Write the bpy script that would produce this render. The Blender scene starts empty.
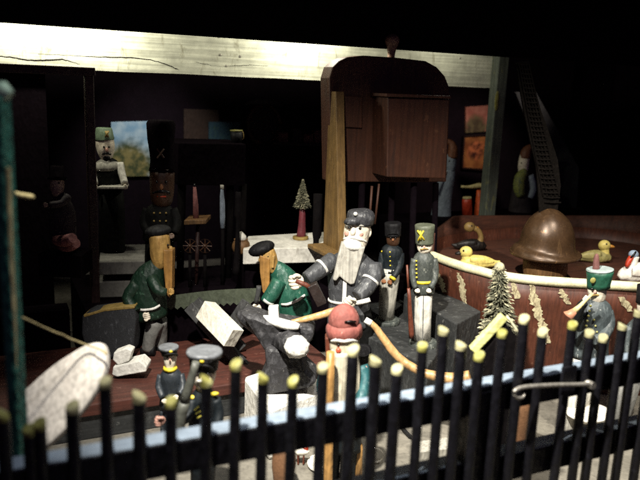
import bpy, math, random
from mathutils import Vector, Matrix, Euler, noise
random.seed(7)
U = 0.01                                   # everything below is written in centimetres
C = bpy.context.scene.collection
SC = bpy.context.scene

# ------------------------------------------------------------------ camera calibration
F = 704.0                                  # focal length in pixels of the 640 x 480 frame
VX = Vector((1510, 92, -F)).normalized()
VZ = Vector((130, 3260, F)); VZ = (VZ - VX * VX.dot(VZ)).normalized()
VY = VZ.cross(VX)
RW = Matrix((VX, VY, VZ))                  # camera axes -> world axes
EYE = Vector((0, 0, 45.0))
YAW = math.degrees(math.atan2((RW @ Vector((0, 0, -1))).x, (RW @ Vector((0, 0, -1))).y))

def ray(px, py): return RW @ Vector((px - 320, 240 - py, -F))
def PY(px, py, y):
    r = ray(px, py); return EYE + r * (y / r.y)
def PZ(px, py, z):
    r = ray(px, py); return EYE + r * ((z - EYE.z) / r.z)
def depth(p): return -((RW.transposed() @ (Vector(p) - EYE)).z)

# ------------------------------------------------------------------ materials
def lin(h):
    h = h.lstrip('#'); o = []
    for i in (0, 2, 4):
        c = int(h[i:i+2], 16) / 255
        o.append(c / 12.92 if c <= .04045 else ((c + .055) / 1.055) ** 2.4)
    return o
def mixc(a, b, t): return [a[i] * (1 - t) + b[i] * t for i in range(3)]

def paint(name, col, worn=None, wear=.25, rough=.5, grain=None, scale=1.0, bump=.25, spec=.4, metal=0.0, var=.3, cut=4.0, chips=None):
    m = bpy.data.materials.new(name); m.use_nodes = True
    nt = m.node_tree; N = nt.nodes; K = nt.links
    b = N['Principled BSDF']
    c = lin(col); w = lin(worn) if worn else mixc(c, [.02, .018, .015], .6)
    tc = N.new('ShaderNodeTexCoord'); mp = N.new('ShaderNodeMapping')
    mp.inputs['Scale'].default_value = (100 * scale, 100 * scale, 100 * scale)
    K.new(tc.outputs['Object'], mp.inputs[0])
    n1 = N.new('ShaderNodeTexNoise'); n1.inputs['Scale'].default_value = .55; n1.inputs['Detail'].default_value = 6
    n1.inputs['Roughness'].default_value = .65
    K.new(mp.outputs[0], n1.inputs['Vector'])
    r1 = N.new('ShaderNodeValToRGB')
    r1.color_ramp.elements[0].position = .3; r1.color_ramp.elements[1].position = .72
    r1.color_ramp.elements[0].color = (*[x * (1 - var) for x in c], 1)
    r1.color_ramp.elements[1].color = (*[min(.9, x * (1 + var * .6)) for x in c], 1)
    K.new(n1.outputs['Fac'], r1.inputs['Fac'])
    # grain, stretched along one axis
    mg = N.new('ShaderNodeMapping')
    g = {'x': (8, 260, 260), 'y': (260, 8, 260), 'z': (260, 260, 9), None: (190, 190, 190)}[grain]
    mg.inputs['Scale'].default_value = [k * scale for k in g]
    K.new(tc.outputs['Object'], mg.inputs[0])
    n2 = N.new('ShaderNodeTexNoise'); n2.inputs['Scale'].default_value = 1.6; n2.inputs['Detail'].default_value = 5
    K.new(mg.outputs[0], n2.inputs['Vector'])
    r2 = N.new('ShaderNodeValToRGB'); r2.color_ramp.elements[0].position = .36; r2.color_ramp.elements[1].position = .62
    lo = .55 if grain else .8
    r2.color_ramp.elements[0].color = (lo, lo, lo, 1); r2.color_ramp.elements[1].color = (1, 1, 1, 1)
    K.new(n2.outputs['Fac'], r2.inputs['Fac'])
    mul = N.new('ShaderNodeMixRGB'); mul.blend_type = 'MULTIPLY'; mul.inputs[0].default_value = .8
    K.new(r1.outputs[0], mul.inputs[1]); K.new(r2.outputs[0], mul.inputs[2])
    # wear
    n3 = N.new('ShaderNodeTexNoise'); n3.inputs['Scale'].default_value = .8; n3.inputs['Detail'].default_value = 8; n3.inputs['Distortion'].default_value = .4
    n3.inputs['Roughness'].default_value = .72
    mz = N.new('ShaderNodeMapping'); mz.inputs['Scale'].default_value = (130 * scale, 130 * scale, 45 * scale)
    K.new(tc.outputs['Object'], mz.inputs[0]); K.new(mz.outputs[0], n3.inputs['Vector'])
    r3 = N.new('ShaderNodeValToRGB')
    p = .66 - .3 * wear
    r3.color_ramp.elements[0].position = p; r3.color_ramp.elements[1].position = p + .12
    r3.color_ramp.elements[1].color = (.75, .75, .75, 1)
    K.new(n3.outputs['Fac'], r3.inputs['Fac'])
    mw = N.new('ShaderNodeMixRGB'); mw.inputs[2].default_value = (*w, 1)
    K.new(r3.outputs[0], mw.inputs[0]); K.new(mul.outputs[0], mw.inputs[1])
    n4 = N.new('ShaderNodeTexNoise'); n4.inputs['Scale'].default_value = 1.05; n4.inputs['Detail'].default_value = 4; n4.inputs['Roughness'].default_value = .6
    ma = N.new('ShaderNodeMapping'); ma.inputs['Scale'].default_value = (110 * scale, 110 * scale, 80 * scale); ma.inputs['Location'].default_value = (3.3, 1.7, 8.1)
    K.new(tc.outputs['Object'], ma.inputs[0]); K.new(ma.outputs[0], n4.inputs['Vector'])
    r4 = N.new('ShaderNodeValToRGB'); r4.color_ramp.elements[0].position = .635; r4.color_ramp.elements[1].position = .68
    K.new(n4.outputs['Fac'], r4.inputs['Fac'])
    mc = N.new('ShaderNodeMixRGB'); ch = lin(chips or '#8c8069'); mc.inputs[2].default_value = (*mixc(ch, c, .25), 1)
    cf = N.new('ShaderNodeMath'); cf.operation = 'MULTIPLY'; cf.inputs[1].default_value = .6 if chips else 0.0
    K.new(r4.outputs[0], cf.inputs[0]); K.new(cf.outputs[0], mc.inputs[0]); K.new(mw.outputs[0], mc.inputs[1])
    K.new(mc.outputs[0], b.inputs['Base Color'])
    ro = N.new('ShaderNodeMapRange'); ro.inputs['To Min'].default_value = max(.05, rough - .15); ro.inputs['To Max'].default_value = min(1, rough + .2)
    K.new(n3.outputs['Fac'], ro.inputs['Value']); K.new(ro.outputs[0], b.inputs['Roughness'])
    b.inputs['Specular IOR Level'].default_value = spec; b.inputs['Metallic'].default_value = metal
    ad = N.new('ShaderNodeMath'); ad.operation = 'ADD'
    K.new(n2.outputs['Fac'], ad.inputs[0]); K.new(n3.outputs['Fac'], ad.inputs[1])
    vo = N.new('ShaderNodeTexVoronoi'); vo.feature = 'F1'; vo.inputs['Scale'].default_value = 1.5
    mv = N.new('ShaderNodeMapping'); mv.inputs['Scale'].default_value = (100 * scale, 100 * scale, 55 * scale)
    K.new(tc.outputs['Object'], mv.inputs[0]); K.new(mv.outputs[0], vo.inputs['Vector'])
    av = N.new('ShaderNodeMath'); av.operation = 'MULTIPLY_ADD'; av.inputs[1].default_value = cut
    K.new(vo.outputs['Distance'], av.inputs[0]); K.new(ad.outputs[0], av.inputs[2]); ad = av
    bp = N.new('ShaderNodeBump'); bp.inputs['Strength'].default_value = bump; bp.inputs['Distance'].default_value = .001
    K.new(ad.outputs[0], bp.inputs['Height']); K.new(bp.outputs[0], b.inputs['Normal'])
    m['mw'] = 1
    return m

M = {}
CHIP = {'sold_hat': '#8f907c', 'sold_coat': '#8a8b80', 'smith_grey': '#9a9a94', 'smith_cap': '#8c8c88', 'green_coat': '#7f9a88', 'green_coat_shade': '#4d6a58',
        'red_hat': '#c9a193', 'anvil_grey': '#8f8d8a', 'step_grey': '#74736f', 'coat_bluegrey': '#b5b8b4', 'coat_slate': '#6f7478', 'coat_navy': '#3f4749', 'teal': '#86a09c',
        'platform_red': '#7c584c', 'hull_red': '#6f4e3c', 'skin_white': '#b79c7e', 'white_trouser': '#8a8072', 'beard_grey': '#7d766b', 'beard_cream': '#857a66',
        'cap_top': '#b3b4b4', 'hat_green': '#5f8a72', 'white_line': '#7d7a74', 'knob_white': '#a8a294', 'rim_cream': '#8f8662', 'duck_yellow': '#8f7d4a',
        'duck_olive': '#6a603a', 'horse_grey': '#6c6b67', 'yellow': '#7a6f34', 'goose_white': '#9c9284', 'roof_pale': '#8c8a5a', 'cab_brown': '#583824',
        'fence_black': '#1e1e24', 'bell_bronze': '#7a5a38', 'grey_trouser': '#77726a', 'wood_face': '#6d4d24', 'wood_beard': '#5d4019'}
def mk(n, *a, **k): M[n] = paint(n, *a, chips=CHIP.get(n), **k)
mk('black_wood', '#0b0809', '#120d0c', wear=.3, rough=.85, spec=.06)
mk('near_black', '#0d080c', '#110b0e', wear=.2, rough=.95, spec=.02)
mk('fence_black', '#0a090e', '#14141a', wear=.3, rough=.42, spec=.35)
mk('rail_top_lit', '#7d8996', '#5d6874', wear=.25, rough=.5, grain='x', cut=0.5)  # pale blue: light falling on the rail tops, put into the colour
mk('tip_yellow', '#7a7638', '#9a9770', wear=.45, rough=.6)
mk('tip_white', '#928d6a', '#7d7946', wear=.3, rough=.6)
mk('beam_white', '#d2d2bf', '#7f7b66', wear=.3, rough=.65, grain='x', scale=.6, bump=.4, cut=0.2)
mk('post_grey', '#4e534a', '#7d7a45', wear=.3, rough=.7, grain='z', scale=.6, cut=0.6)
mk('grey_board', '#131215', '#0f0e11', wear=.3, rough=.8, grain='z')
mk('green_post', '#20604f', '#0e312c', wear=.45, rough=.75, scale=1.4, bump=.9)
mk('green_cap', '#9fb8a4', '#46705f', wear=.3, rough=.7)
mk('pale_wood', '#cdbd86', '#8c7748', wear=.3, rough=.7, grain='z')
mk('white_board', '#c9c1b6', '#b3aaa0', wear=.35, rough=.8, grain='z', scale=.8, bump=.35, cut=0.2)
mk('twine', '#b9a878', '#6f6243', wear=.4, rough=.9)
mk('floor_grey', '#716c62', '#4a463f', wear=.4, rough=.8, scale=.5, bump=.4, var=.35, cut=0.3)
mk('wall_dark', '#170e16', '#1f141a', wear=.3, rough=.85, scale=.4, spec=.1)
mk('wall_plum', '#1d131b', '#171016', wear=.3, rough=.85, scale=.4, spec=.1)
mk('frame_brown', '#2d1512', '#1a0d0b', wear=.35, rough=.6, grain='z')
mk('cab_brown', '#402315', '#27140c', wear=.3, rough=.55, grain='z', scale=.5, cut=0.6)
mk('cab_back', '#48291a', '#2a170e', wear=.3, rough=.6, grain='z', scale=.5, cut=0.6)
mk('plank_wood', '#745930', '#4b371c', wear=.35, rough=.6, grain='z', scale=.7, cut=0.6)
mk('finial', '#8a6a58', '#4d382c', wear=.3, rough=.5)
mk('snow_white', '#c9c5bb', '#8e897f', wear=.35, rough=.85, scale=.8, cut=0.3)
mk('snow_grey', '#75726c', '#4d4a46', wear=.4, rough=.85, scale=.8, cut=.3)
mk('platform_red', '#4f2a21', '#331913', wear=.4, rough=.6, grain='x', scale=.7, cut=0.8)
mk('step_grey', '#2f3030', '#484948', wear=.35, rough=.6, grain='x', scale=.8)
mk('hull_red', '#512b1d', '#301810', wear=.35, rough=.5, grain='z', scale=.7, cut=0.8)
mk('deck_red', '#4a281a', '#2f1810', wear=.4, rough=.65, grain='x', scale=.6, cut=0.6)
mk('rim_cream', '#d6cfa9', '#a2986c', wear=.25, rough=.5, cut=0.8)
mk('streak_cream', '#b9ae8c', '#5a4432', wear=.6, rough=.7, scale=2)
mk('sold_hat', '#4f5344', '#76786a', wear=.3, rough=.55)
mk('sold_coat', '#3b3f3c', '#6b6d66', wear=.38, rough=.5, scale=1.3)
mk('yellow', '#c9b32e', '#8a7a24', wear=.25, rough=.5)
mk('white_trouser', '#d3cfc4', '#7c776d', wear=.3, rough=.6, grain='z')
mk('grey_trouser', '#a5a196', '#65615a', wear=.35, rough=.65, grain='z')
mk('skin_white', '#e3d7c3', '#c0a58a', wear=.2, rough=.5)
mk('skin_brown', '#8a5a38', '#5a3820', wear=.3, rough=.5)
mk('skin_dark', '#402716', '#29180d', wear=.3, rough=.5)
mk('pink', '#bd8f80', '#d4b7a8', wear=.3, rough=.5)
mk('eye_dark', '#0a0808', wear=0, rough=.3)
mk('hat_black', '#0f0e10', '#242426', wear=.3, rough=.6, spec=.2)
mk('coat_navy', '#10161a', '#242a2c', wear=.3, rough=.55, spec=.25)
mk('coat_dark', '#0c0c0b', '#191915', wear=.25, rough=.7, spec=.12)
mk('rifle_brown', '#5a2c1c', '#35190f', wear=.3, rough=.5)
mk('smith_grey', '#3d3e41', '#747577', wear=.36, rough=.5, scale=1.3)
mk('smith_cap', '#38383b', '#68686a', wear=.35, rough=.45, scale=1.6)
mk('beard_grey', '#a9a59b', '#66625b', wear=.35, rough=.7, grain='z')
mk('beard_cream', '#bdb59f', '#7c735f', wear=.35, rough=.7, grain='z')
mk('white_line', '#d8d5ce', '#98948c', wear=.3, rough=.6)
mk('red_hat', '#80473f', '#5e342f', wear=.35, rough=.75, scale=1.3)
mk('red_nose', '#b8462e', wear=.1, rough=.4)
mk('teal', '#1f4c4f', '#4b6d6c', wear=.35, rough=.5)
mk('wood_tan', '#a9804a', '#765029', wear=.3, rough=.45, grain='z')
mk('wood_handle', '#a98558', '#7a5c38', wear=.3, rough=.4)
mk('wood_face', '#b08a4c', '#7a5526', wear=.3, rough=.55, grain='z')
mk('wood_beard', '#9a7038', '#6a4720', wear=.3, rough=.55, grain='z')
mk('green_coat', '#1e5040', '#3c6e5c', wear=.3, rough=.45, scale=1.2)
mk('green_coat_shade', '#0f281b', '#0a1a12', wear=.3, rough=.5, scale=1.2)  # green coat darkened, the left sawyer's shade painted into it
mk('grey_legs', '#6b6a66', '#45443f', wear=.3, rough=.6)
mk('saw_steel', '#4d5344', '#2c2f28', wear=.4, rough=.55, metal=.2)
mk('log_white', '#dcd7c8', '#9c9484', wear=.3, rough=.7)
mk('horse_grey', '#3a3a3a', '#5a5a58', wear=.35, rough=.65, grain='z')
mk('anvil_grey', '#2e2d2f', '#4d4c4e', wear=.4, rough=.55, scale=1.2, bump=.5)
mk('knob_white', '#e2dfd6', '#b9b5aa', wear=.25, rough=.7, bump=.6, cut=1.5)
mk('slate', '#2a2b2e', '#55565a', wear=.35, rough=.8, scale=2.6, bump=.8, cut=0.2)
mk('ochre', '#8f7740', '#5d4b28', wear=.3, rough=.6)
mk('needle_green', '#4a4a3a', '#7d7860', wear=.38, rough=.85, scale=2)
mk('needle_snow', '#8f8a70', '#b9b397', wear=.4, rough=.85, scale=2)
mk('stem_maroon', '#6a2c33', '#481d22', wear=.3, rough=.5)
mk('bell_bronze', '#43301f', '#574028', wear=.35, rough=.36, metal=.35, scale=.8, bump=.08, cut=.1)
mk('drum_brown', '#6a4c2c', '#43301a', wear=.35, rough=.55, grain='z')
mk('strap', '#0f0c0a', '#1a1613', wear=.4, rough=.95, scale=2, spec=.05)
mk('duck_yellow', '#cbb868', '#9c8440', wear=.3, rough=.5)
mk('duck_olive', '#968c58', '#63592f', wear=.35, rough=.55)
mk('duck_dark', '#1a1512', '#3a2c20', wear=.3, rough=.5)
mk('duck_neck', '#8c7040', '#5e4826', wear=.3, rough=.5)
mk('orange', '#c98a3c', '#8a5a26', wear=.1, rough=.45)
mk('goose_white', '#e4ddd0', '#b8aea0', wear=.3, rough=.6)
mk('goose_blue', '#8f9eb0', '#4c5866', wear=.3, rough=.5)
mk('red_paint', '#b03a22', '#7b2415', wear=.25, rough=.4)
mk('orange_red', '#c4552a', '#8d3517', wear=.3, rough=.45)
mk('hat_green', '#1c4a38', '#12342a', wear=.25, rough=.5)
mk('hat_sage', '#5d6f58', '#43543f', wear=.3, rough=.55)
mk('hat_top', '#8d9896', '#667170', wear=.3, rough=.55)
mk('coat_bluegrey', '#3e4547', '#6c7272', wear=.35, rough=.5, scale=1.2)
mk('horn_brass', '#a5735a', '#7a4c3a', wear=.3, rough=.4)
mk('plume', '#6a4440', '#472b2a', wear=.3, rough=.7)
mk('cap_top', '#5c5e61', '#434548', wear=.3, rough=.5)
mk('coat_slate', '#22272c', '#41464b', wear=.35, rough=.5)
mk('stripe_yel', '#b7ab45', wear=.2, rough=.5)
mk('gun_grey', '#4b4c45', '#33342f', wear=.3, rough=.5)
mk('roof_pale', '#cfcd86', '#a7a45a', wear=.3, rough=.6, grain='x')
mk('gnome_blue', '#7d8794', '#555e68', wear=.3, rough=.6)
mk('gnome_cap', '#6a3f28', '#41261a', wear=.3, rough=.6)
mk('motley', '#8a8f4a', '#3a4a55', wear=.55, rough=.6, scale=2)
mk('clay', '#76543a', '#523822', wear=.35, rough=.6, cut=0.4)
mk('wire_black', '#141414', wear=.1, rough=.5)
mk('hook_metal', '#9a958c', '#5d5952', wear=.3, rough=.4, metal=.6)
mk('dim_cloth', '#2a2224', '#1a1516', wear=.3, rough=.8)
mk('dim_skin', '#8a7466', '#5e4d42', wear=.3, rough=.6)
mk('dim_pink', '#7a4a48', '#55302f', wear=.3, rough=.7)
mk('brown_pict', '#382820', '#261a14', wear=.4, rough=.8)
mk('blue_pict', '#2f4d5c', '#3f5a4c', wear=.5, rough=.8)
mk('hammer_brown', '#1f1512', '#3a2a24', wear=.3, rough=.5)

def picture_mat(name, sky, sky2, blob, blob2, cx, cz, r):
    """a painted picture: a two-tone sky with a soft mass of foliage in it (object space, in the picture's own plane)"""
    m = bpy.data.materials.new(name); m.use_nodes = True
    N = m.node_tree.nodes; K = m.node_tree.links; b = N['Principled BSDF']; b.inputs['Roughness'].default_value = .7
    tc = N.new('ShaderNodeTexCoord'); mp = N.new('ShaderNodeMapping'); mp.inputs['Scale'].default_value = (100, 100, 100)
    K.new(tc.outputs['Object'], mp.inputs[0])
    n = N.new('ShaderNodeTexNoise'); n.inputs['Scale'].default_value = .3; n.inputs['Detail'].default_value = 2; K.new(mp.outputs[0], n.inputs['Vector'])
    r1 = N.new('ShaderNodeValToRGB'); r1.color_ramp.elements[0].position = .38; r1.color_ramp.elements[1].position = .62
    r1.color_ramp.elements[0].color = (*lin(sky), 1); r1.color_ramp.elements[1].color = (*lin(sky2), 1); K.new(n.outputs['Fac'], r1.inputs['Fac'])
    n2 = N.new('ShaderNodeTexNoise'); n2.inputs['Scale'].default_value = .55; n2.inputs['Detail'].default_value = 2.5; K.new(mp.outputs[0], n2.inputs['Vector'])
    r2 = N.new('ShaderNodeValToRGB'); r2.color_ramp.elements[0].position = .4; r2.color_ramp.elements[1].position = .6
    r2.color_ramp.elements[0].color = (*lin(blob), 1); r2.color_ramp.elements[1].color = (*lin(blob2), 1); K.new(n2.outputs['Fac'], r2.inputs['Fac'])
    d = N.new('ShaderNodeVectorMath'); d.operation = 'DISTANCE'; d.inputs[1].default_value = (cx, 0, cz)
    K.new(mp.outputs[0], d.inputs[0])
    ad = N.new('ShaderNodeMath'); ad.operation = 'MULTIPLY_ADD'; ad.inputs[1].default_value = r * .9; ad.inputs[2].default_value = -r * .45
    K.new(n2.outputs['Fac'], ad.inputs[0])
    a2 = N.new('ShaderNodeMath'); a2.operation = 'ADD'; K.new(d.outputs['Value'], a2.inputs[0]); K.new(ad.outputs[0], a2.inputs[1])
    mr = N.new('ShaderNodeMapRange'); mr.inputs['From Min'].default_value = r * .85; mr.inputs['From Max'].default_value = r * 1.4
    K.new(a2.outputs[0], mr.inputs['Value'])
    mx = N.new('ShaderNodeMixRGB'); K.new(mr.outputs[0], mx.inputs[0]); K.new(r2.outputs[0], mx.inputs[1]); K.new(r1.outputs[0], mx.inputs[2])
    K.new(mx.outputs[0], b.inputs['Base Color'])
    M[name] = m

# ------------------------------------------------------------------ mesh builder
def catmull(P, n):
    if len(P) < 3: return P
    Q = [P[0]] + list(P) + [P[-1]]; out = []
    for i in range(1, len(Q) - 2):
        a, b, c, d = Q[i-1], Q[i], Q[i+1], Q[i+2]
        for k in range(n):
            t = k / n
            out.append(tuple(.5 * ((2*b[j]) + (-a[j] + c[j]) * t + (2*a[j] - 5*b[j] + 4*c[j] - d[j]) * t*t + (-a[j] + 3*b[j] - 3*c[j] + d[j]) * t**3) for j in range(len(b))))
    out.append(tuple(P[-1])); return out

class MB:
    def __init__(s): s.v = []; s.f = []; s.sm = []
    def add(s, vs, fs, smooth=True):
        o = len(s.v); s.v += [Vector(v) for v in vs]; s.f += [[i + o for i in f] for f in fs]; s.sm += [smooth] * len(fs)
        return s
    def box(s, c, size, rot=None, n=1):
        c = Vector(c); x, y, z = [k / 2 for k in size]
        R = rot if rot is not None else Matrix.Identity(3)
        vs = [c + R @ Vector((i, j, k)) for i in (-x, x) for j in (-y, y) for k in (-z, z)]
        return s.add(vs, [(0,1,3,2),(4,6,7,5),(0,4,5,1),(2,3,7,6),(0,2,6,4),(1,5,7,3)], False)
    def tube(s, pts, rad, n=14, flat=1.0, up=None):
        """pts: local points, rad: radii. flat squashes the section along the local depth axis."""
        pts = [Vector(p) for p in pts]; m = len(pts); vs = []; fs = []
        t0 = (pts[-1] - pts[0]).normalized()
        ref = Vector((0, 1, 0)) if abs(t0.y) < .9 else Vector((0, 0, 1))
        for i, p in enumerate(pts):
            t = (pts[min(i+1, m-1)] - pts[max(i-1, 0)])
            t = t.normalized() if t.length > 1e-6 else t0
            # keep sections of a lathe-like stack parallel where neighbours nearly coincide
            if t.dot(t0) < .2: t = t0
            b = (ref - t * ref.dot(t)); b = b.normalized() if b.length > 1e-6 else Vector((1,0,0)); a = b.cross(t)
            for k in range(n):
                w = 2 * math.pi * (k + .5) / n
                vs.append(p + (a * math.cos(w) + b * math.sin(w) * flat) * rad[i])
        for i in range(m - 1):
            for k in range(n):
                k2 = (k + 1) % n
                fs.append((i*n + k, i*n + k2, (i+1)*n + k2, (i+1)*n + k))
        s.add(vs, fs, n > 6)
        o = len(s.v) - m * n
        s.f.append([o + k for k in range(n)][::-1]); s.sm.append(False)
        s.f.append([o + (m-1)*n + k for k in range(n)]); s.sm.append(False)
        return s
    def ell(s, c, r, rot=None, nu=14, nv=10, rough=0):
        c = Vector(c); R = rot if rot is not None else Matrix.Identity(3); vs = []; fs = []
        for i in range(1, nv):
            th = math.pi * i / nv
            for k in range(nu):
                ph = 2 * math.pi * k / nu
                d = Vector((math.sin(th) * math.cos(ph), math.sin(th) * math.sin(ph), math.cos(th)))
                q = 1 + rough * noise.noise(d * 3 + c)
                vs.append(c + R @ Vector((d.x * r[0] * q, d.y * r[1] * q, d.z * r[2] * q)))
        vs.append(c + R @ Vector((0, 0, r[2]))); vs.append(c - R @ Vector((0, 0, r[2])))
        T_, B_ = len(vs) - 2, len(vs) - 1
        for i in range(nv - 2):
            for k in range(nu):
                k2 = (k + 1) % nu
                fs.append((i*nu + k, (i+1)*nu + k, (i+1)*nu + k2, i*nu + k2))
        for k in range(nu):
            k2 = (k + 1) % nu
            fs.append((T_, k, k2)); fs.append((B_, (nv-2)*nu + k2, (nv-2)*nu + k))
        return s.add(vs, fs, True)
    def slab(s, front, back):
        """closed solid between two matching loops"""
        n = len(front)
        fs = [list(range(n)), list(range(2*n - 1, n - 1, -1))]
        for k in range(n):
            k2 = (k + 1) % n; fs.append((k2, k, n + k, n + k2))
        return s.add(list(front) + list(back), fs, False)
    def build(s, name, mat, parent=None, bevel=0, jit=0, jf=.5, sub=0, origin=None):
        vs = [v.copy() for v in s.v]
        if jit:
            sd = Vector((random.random() * 50, random.random() * 50, random.random() * 50))
            for v in vs: v += noise.noise_vector(v * jf + sd) * jit
        me = bpy.data.meshes.new(name)
        o_ = Vector(origin) if origin is not None else Vector((0, 0, 0))
        me.from_pydata([((v - o_) * U)[:] for v in vs], [], s.f)
        me.polygons.foreach_set('use_smooth', s.sm); me.validate(); me.update()
        import bmesh
        bm = bmesh.new(); bm.from_mesh(me); bmesh.ops.recalc_face_normals(bm, faces=bm.faces)
        bm.to_mesh(me); bm.free()
        ob = bpy.data.objects.new(name, me); C.objects.link(ob)
        me.materials.append(M[mat] if isinstance(mat, str) else mat)
        if parent is not None: ob.parent = parent
        if origin is not None: ob.location = o_ * U
        if bevel:
            md = ob.modifiers.new('Bevel', 'BEVEL'); md.width = bevel * U; md.segments = 2; md.limit_method = 'ANGLE'; md.angle_limit = math.radians(35)
        if sub:
            md = ob.modifiers.new('Subdivision', 'SUBSURF'); md.levels = sub; md.render_levels = sub
        return ob

def tag(o, label=None, cat=None, group=None, kind=None):
    if label: o['label'] = label
    if cat: o['category'] = cat
    if group: o['group'] = group
    if kind: o['kind'] = kind
    return o

class T:
    """one thing: an Empty at its base. Local x runs to the right of the view, y away, z up (cm)."""
    def __init__(s, name, label, cat, p, rz=None, group=None, z=None):
        p = Vector(p)
        s.rz = -YAW if rz is None else rz
        s.dep = depth(p); s.s = s.dep / F
        s.p = p.copy()
        if z is not None: s.p.z = z
        s.o = bpy.data.objects.new(name, None); C.objects.link(s.o); s.o.empty_display_size = .02
        s.o.location = s.p * U; s.o.rotation_euler = (0, 0, math.radians(s.rz))
        tag(s.o, label, cat, group)
        a = math.radians(s.rz); s.ax = Vector((math.cos(a), math.sin(a), 0)); s.ay = Vector((-math.sin(a), math.cos(a), 0))
    def L(s, px, py, d=0.0):
        r = ray(px, py); t = ((s.p - EYE).dot(s.ay) + d) / r.dot(s.ay)
        w = EYE + r * t - s.p
        return Vector((w.dot(s.ax), w.dot(s.ay), w.z))
    def rod(s, name, mat, pts, parent=None, n=18, flat=1.0, smooth=0, d=0.0, jit=.06, bevel=0, label=None, mb=None):
        """pts: (px, py, radius px[, depth offset cm])"""
        q = [(*s.L(a[0], a[1], (a[3] if len(a) > 3 else d)), a[2] * s.s) for a in pts]
        if smooth: q = catmull(q, smooth)
        m = mb or MB(); m.tube([k[:3] for k in q], [max(.02, k[3]) for k in q], n, flat)
        if mb is not None: return mb
        o = m.build(name, mat, parent or s.o, jit=jit, jf=.9, bevel=bevel)
        if label: o['label'] = label
        return o
    def ball(s, name, mat, px, py, r, parent=None, d=0.0, rot=0.0, rough=0.0, mb=None, yr=None):
        """r: (rx, rz) in px or a number; yr depth radius px"""
        rx, rz = (r, r) if not isinstance(r, tuple) else r
        yy = yr if yr is not None else min(rx, rz)
        R = Matrix.Rotation(math.radians(rot), 3, 'Y')
        m = mb or MB(); m.ell(s.L(px, py, d), (rx * s.s, yy * s.s, rz * s.s), R, rough=rough)
        if mb is not None: return mb
        return m.build(name, mat, parent or s.o)
    def plate(s, name, mat, poly, d0, d1, parent=None, bevel=.08, jit=0.0, mb=None):
        """outline traced in the front plane at depth d0, given real thickness back to d1"""
        fr = [s.L(x, y, d0) for x, y in poly]; bk = [Vector((v.x, v.y + (d1 - d0), v.z)) for v in fr]
        m = mb or MB(); m.slab(fr, bk)
        if mb is not None: return mb
        return m.build(name, mat, parent or s.o, bevel=bevel, jit=jit)
    def hand(s, px, py, size, mat, parent, d=0.0, ang=0.0, curl=1.0, name='hand'):
        """a hand with a palm, four bent fingers and a thumb; ang turns it in the picture plane (0: fingers to the left)"""
        k = size * s.s; R = Matrix.Rotation(math.radians(ang), 3, 'Y'); c = s.L(px, py, d); m = MB()
        def q(x, y, z): return c + R @ (Vector((x, y, z)) * k)
        m.ell(q(.15, .1, 0), (.62 * k, .42 * k, .78 * k), R, 12, 8)
        for i, z in enumerate((.58, .2, -.2, -.56)):
            ln = (.9, 1.05, 1.0, .78)[i]
            pts = catmull([(.1, -.25, z), (-.45 * ln, -.42, z * 1.02), (-.72 * ln, -.1 * curl - .3 * (1 - curl), z * .95), (-.5 * ln - .45 * (1 - curl), .2 * curl - .2 * (1 - curl), z * .9)], 4)
            m.tube([q(*p) for p in pts], [k * r for r in [.23] * (len(pts) - 1) + [.15]], 8)
        pts = catmull([(.35, -.2, .6), (.0, -.55, .85), (-.38, -.6, .62)], 4)
        m.tube([q(*p) for p in pts], [k * .22] * (len(pts) - 1) + [k * .14], 8)
        return m.build(name, mat, parent)
    def eyes(s, head, pts, r=1.0, d=0.0):
        for px, py in pts: s.ball('eye', 'eye_dark', px, py, r, head, d=d)

def struct(name, mb, mat, **k):
    o = mb.build(name, mat, **k); o['kind'] = 'structure'; return o
def solid(name, label, cat, mb, mat, group=None, **k):
    o = mb.build(name, mat, **k); return tag(o, label, cat, group)
def prismz(pts, z0, z1):
    return MB().slab([Vector((p[0], p[1], z1)) for p in pts], [Vector((p[0], p[1], z0)) for p in pts])

# ------------------------------------------------------------------ the setting
struct('floor', MB().box((60, 95, -1), (300, 220, 2)), 'floor_grey')
back = MB().box((70, 176, 40), (330, 4, 90)); struct('back_wall', back, 'wall_dark')
struct('plum_wall', MB().box((128, 171.8, 36), (76, 4, 72)), 'wall_plum')
struct('ceiling', MB().box((70, 128, 68), (330, 110, 3)), 'near_black')
struct('side_wall', MB().box((-42, 120, 40), (3, 108, 90)), 'wall_dark')
struct('end_wall', MB().box((190, 110, 40), (3, 128, 90)), 'wall_dark')

# the black board in front of the hidden strip lamps
YV = 104.0
zv = PY(200, 35.8, YV).z
solid('fascia_board', 'black board across the top, hanging in front of the pale lit beam', 'board', MB().box((70, YV + .6, zv + 8.5), (330, 1.2, 17)), 'near_black', bevel=.1)

# beam
YB = 118.0
b0 = PY(200, 35.8, YB).z; b1 = PY(200, 75, YB).z
xe = PY(497, 60, YB).x
mb = MB(); nx = 60
for iy, (yy, zz) in enumerate(((YB, b0 + .25), (YB, b1), (YB + 5, b1), (YB + 5, b0 + .25))): pass
x0 = -60
sec = [(0, b1), (0, b1 + 1.2), (0, b1 + 3.2), (0, b0 - .6), (.3, b0 + .25), (5, b0 + .25), (5, b1)]
vs = []; fs = []
for i in range(nx + 1):
    x = x0 + (xe - x0) * i / nx
    for j, (y, z) in enumerate(sec):
        w = .12 * noise.noise(Vector((x * .12, j * 3.1, 1.7))) + .05 * noise.noise(Vector((x * .7, j, 4)))
        vs.append((x, YB + y + w, z + w * .9))
n_ = len(sec)
for i in range(nx):
    for j in range(n_):
        j2 = (j + 1) % n_; fs.append((i*n_ + j, i*n_ + j2, (i+1)*n_ + j2, (i+1)*n_ + j))
fs.append(list(range(n_))[::-1]); fs.append([nx*n_ + j for j in range(n_)])
mb.add(vs, fs, False)
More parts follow.
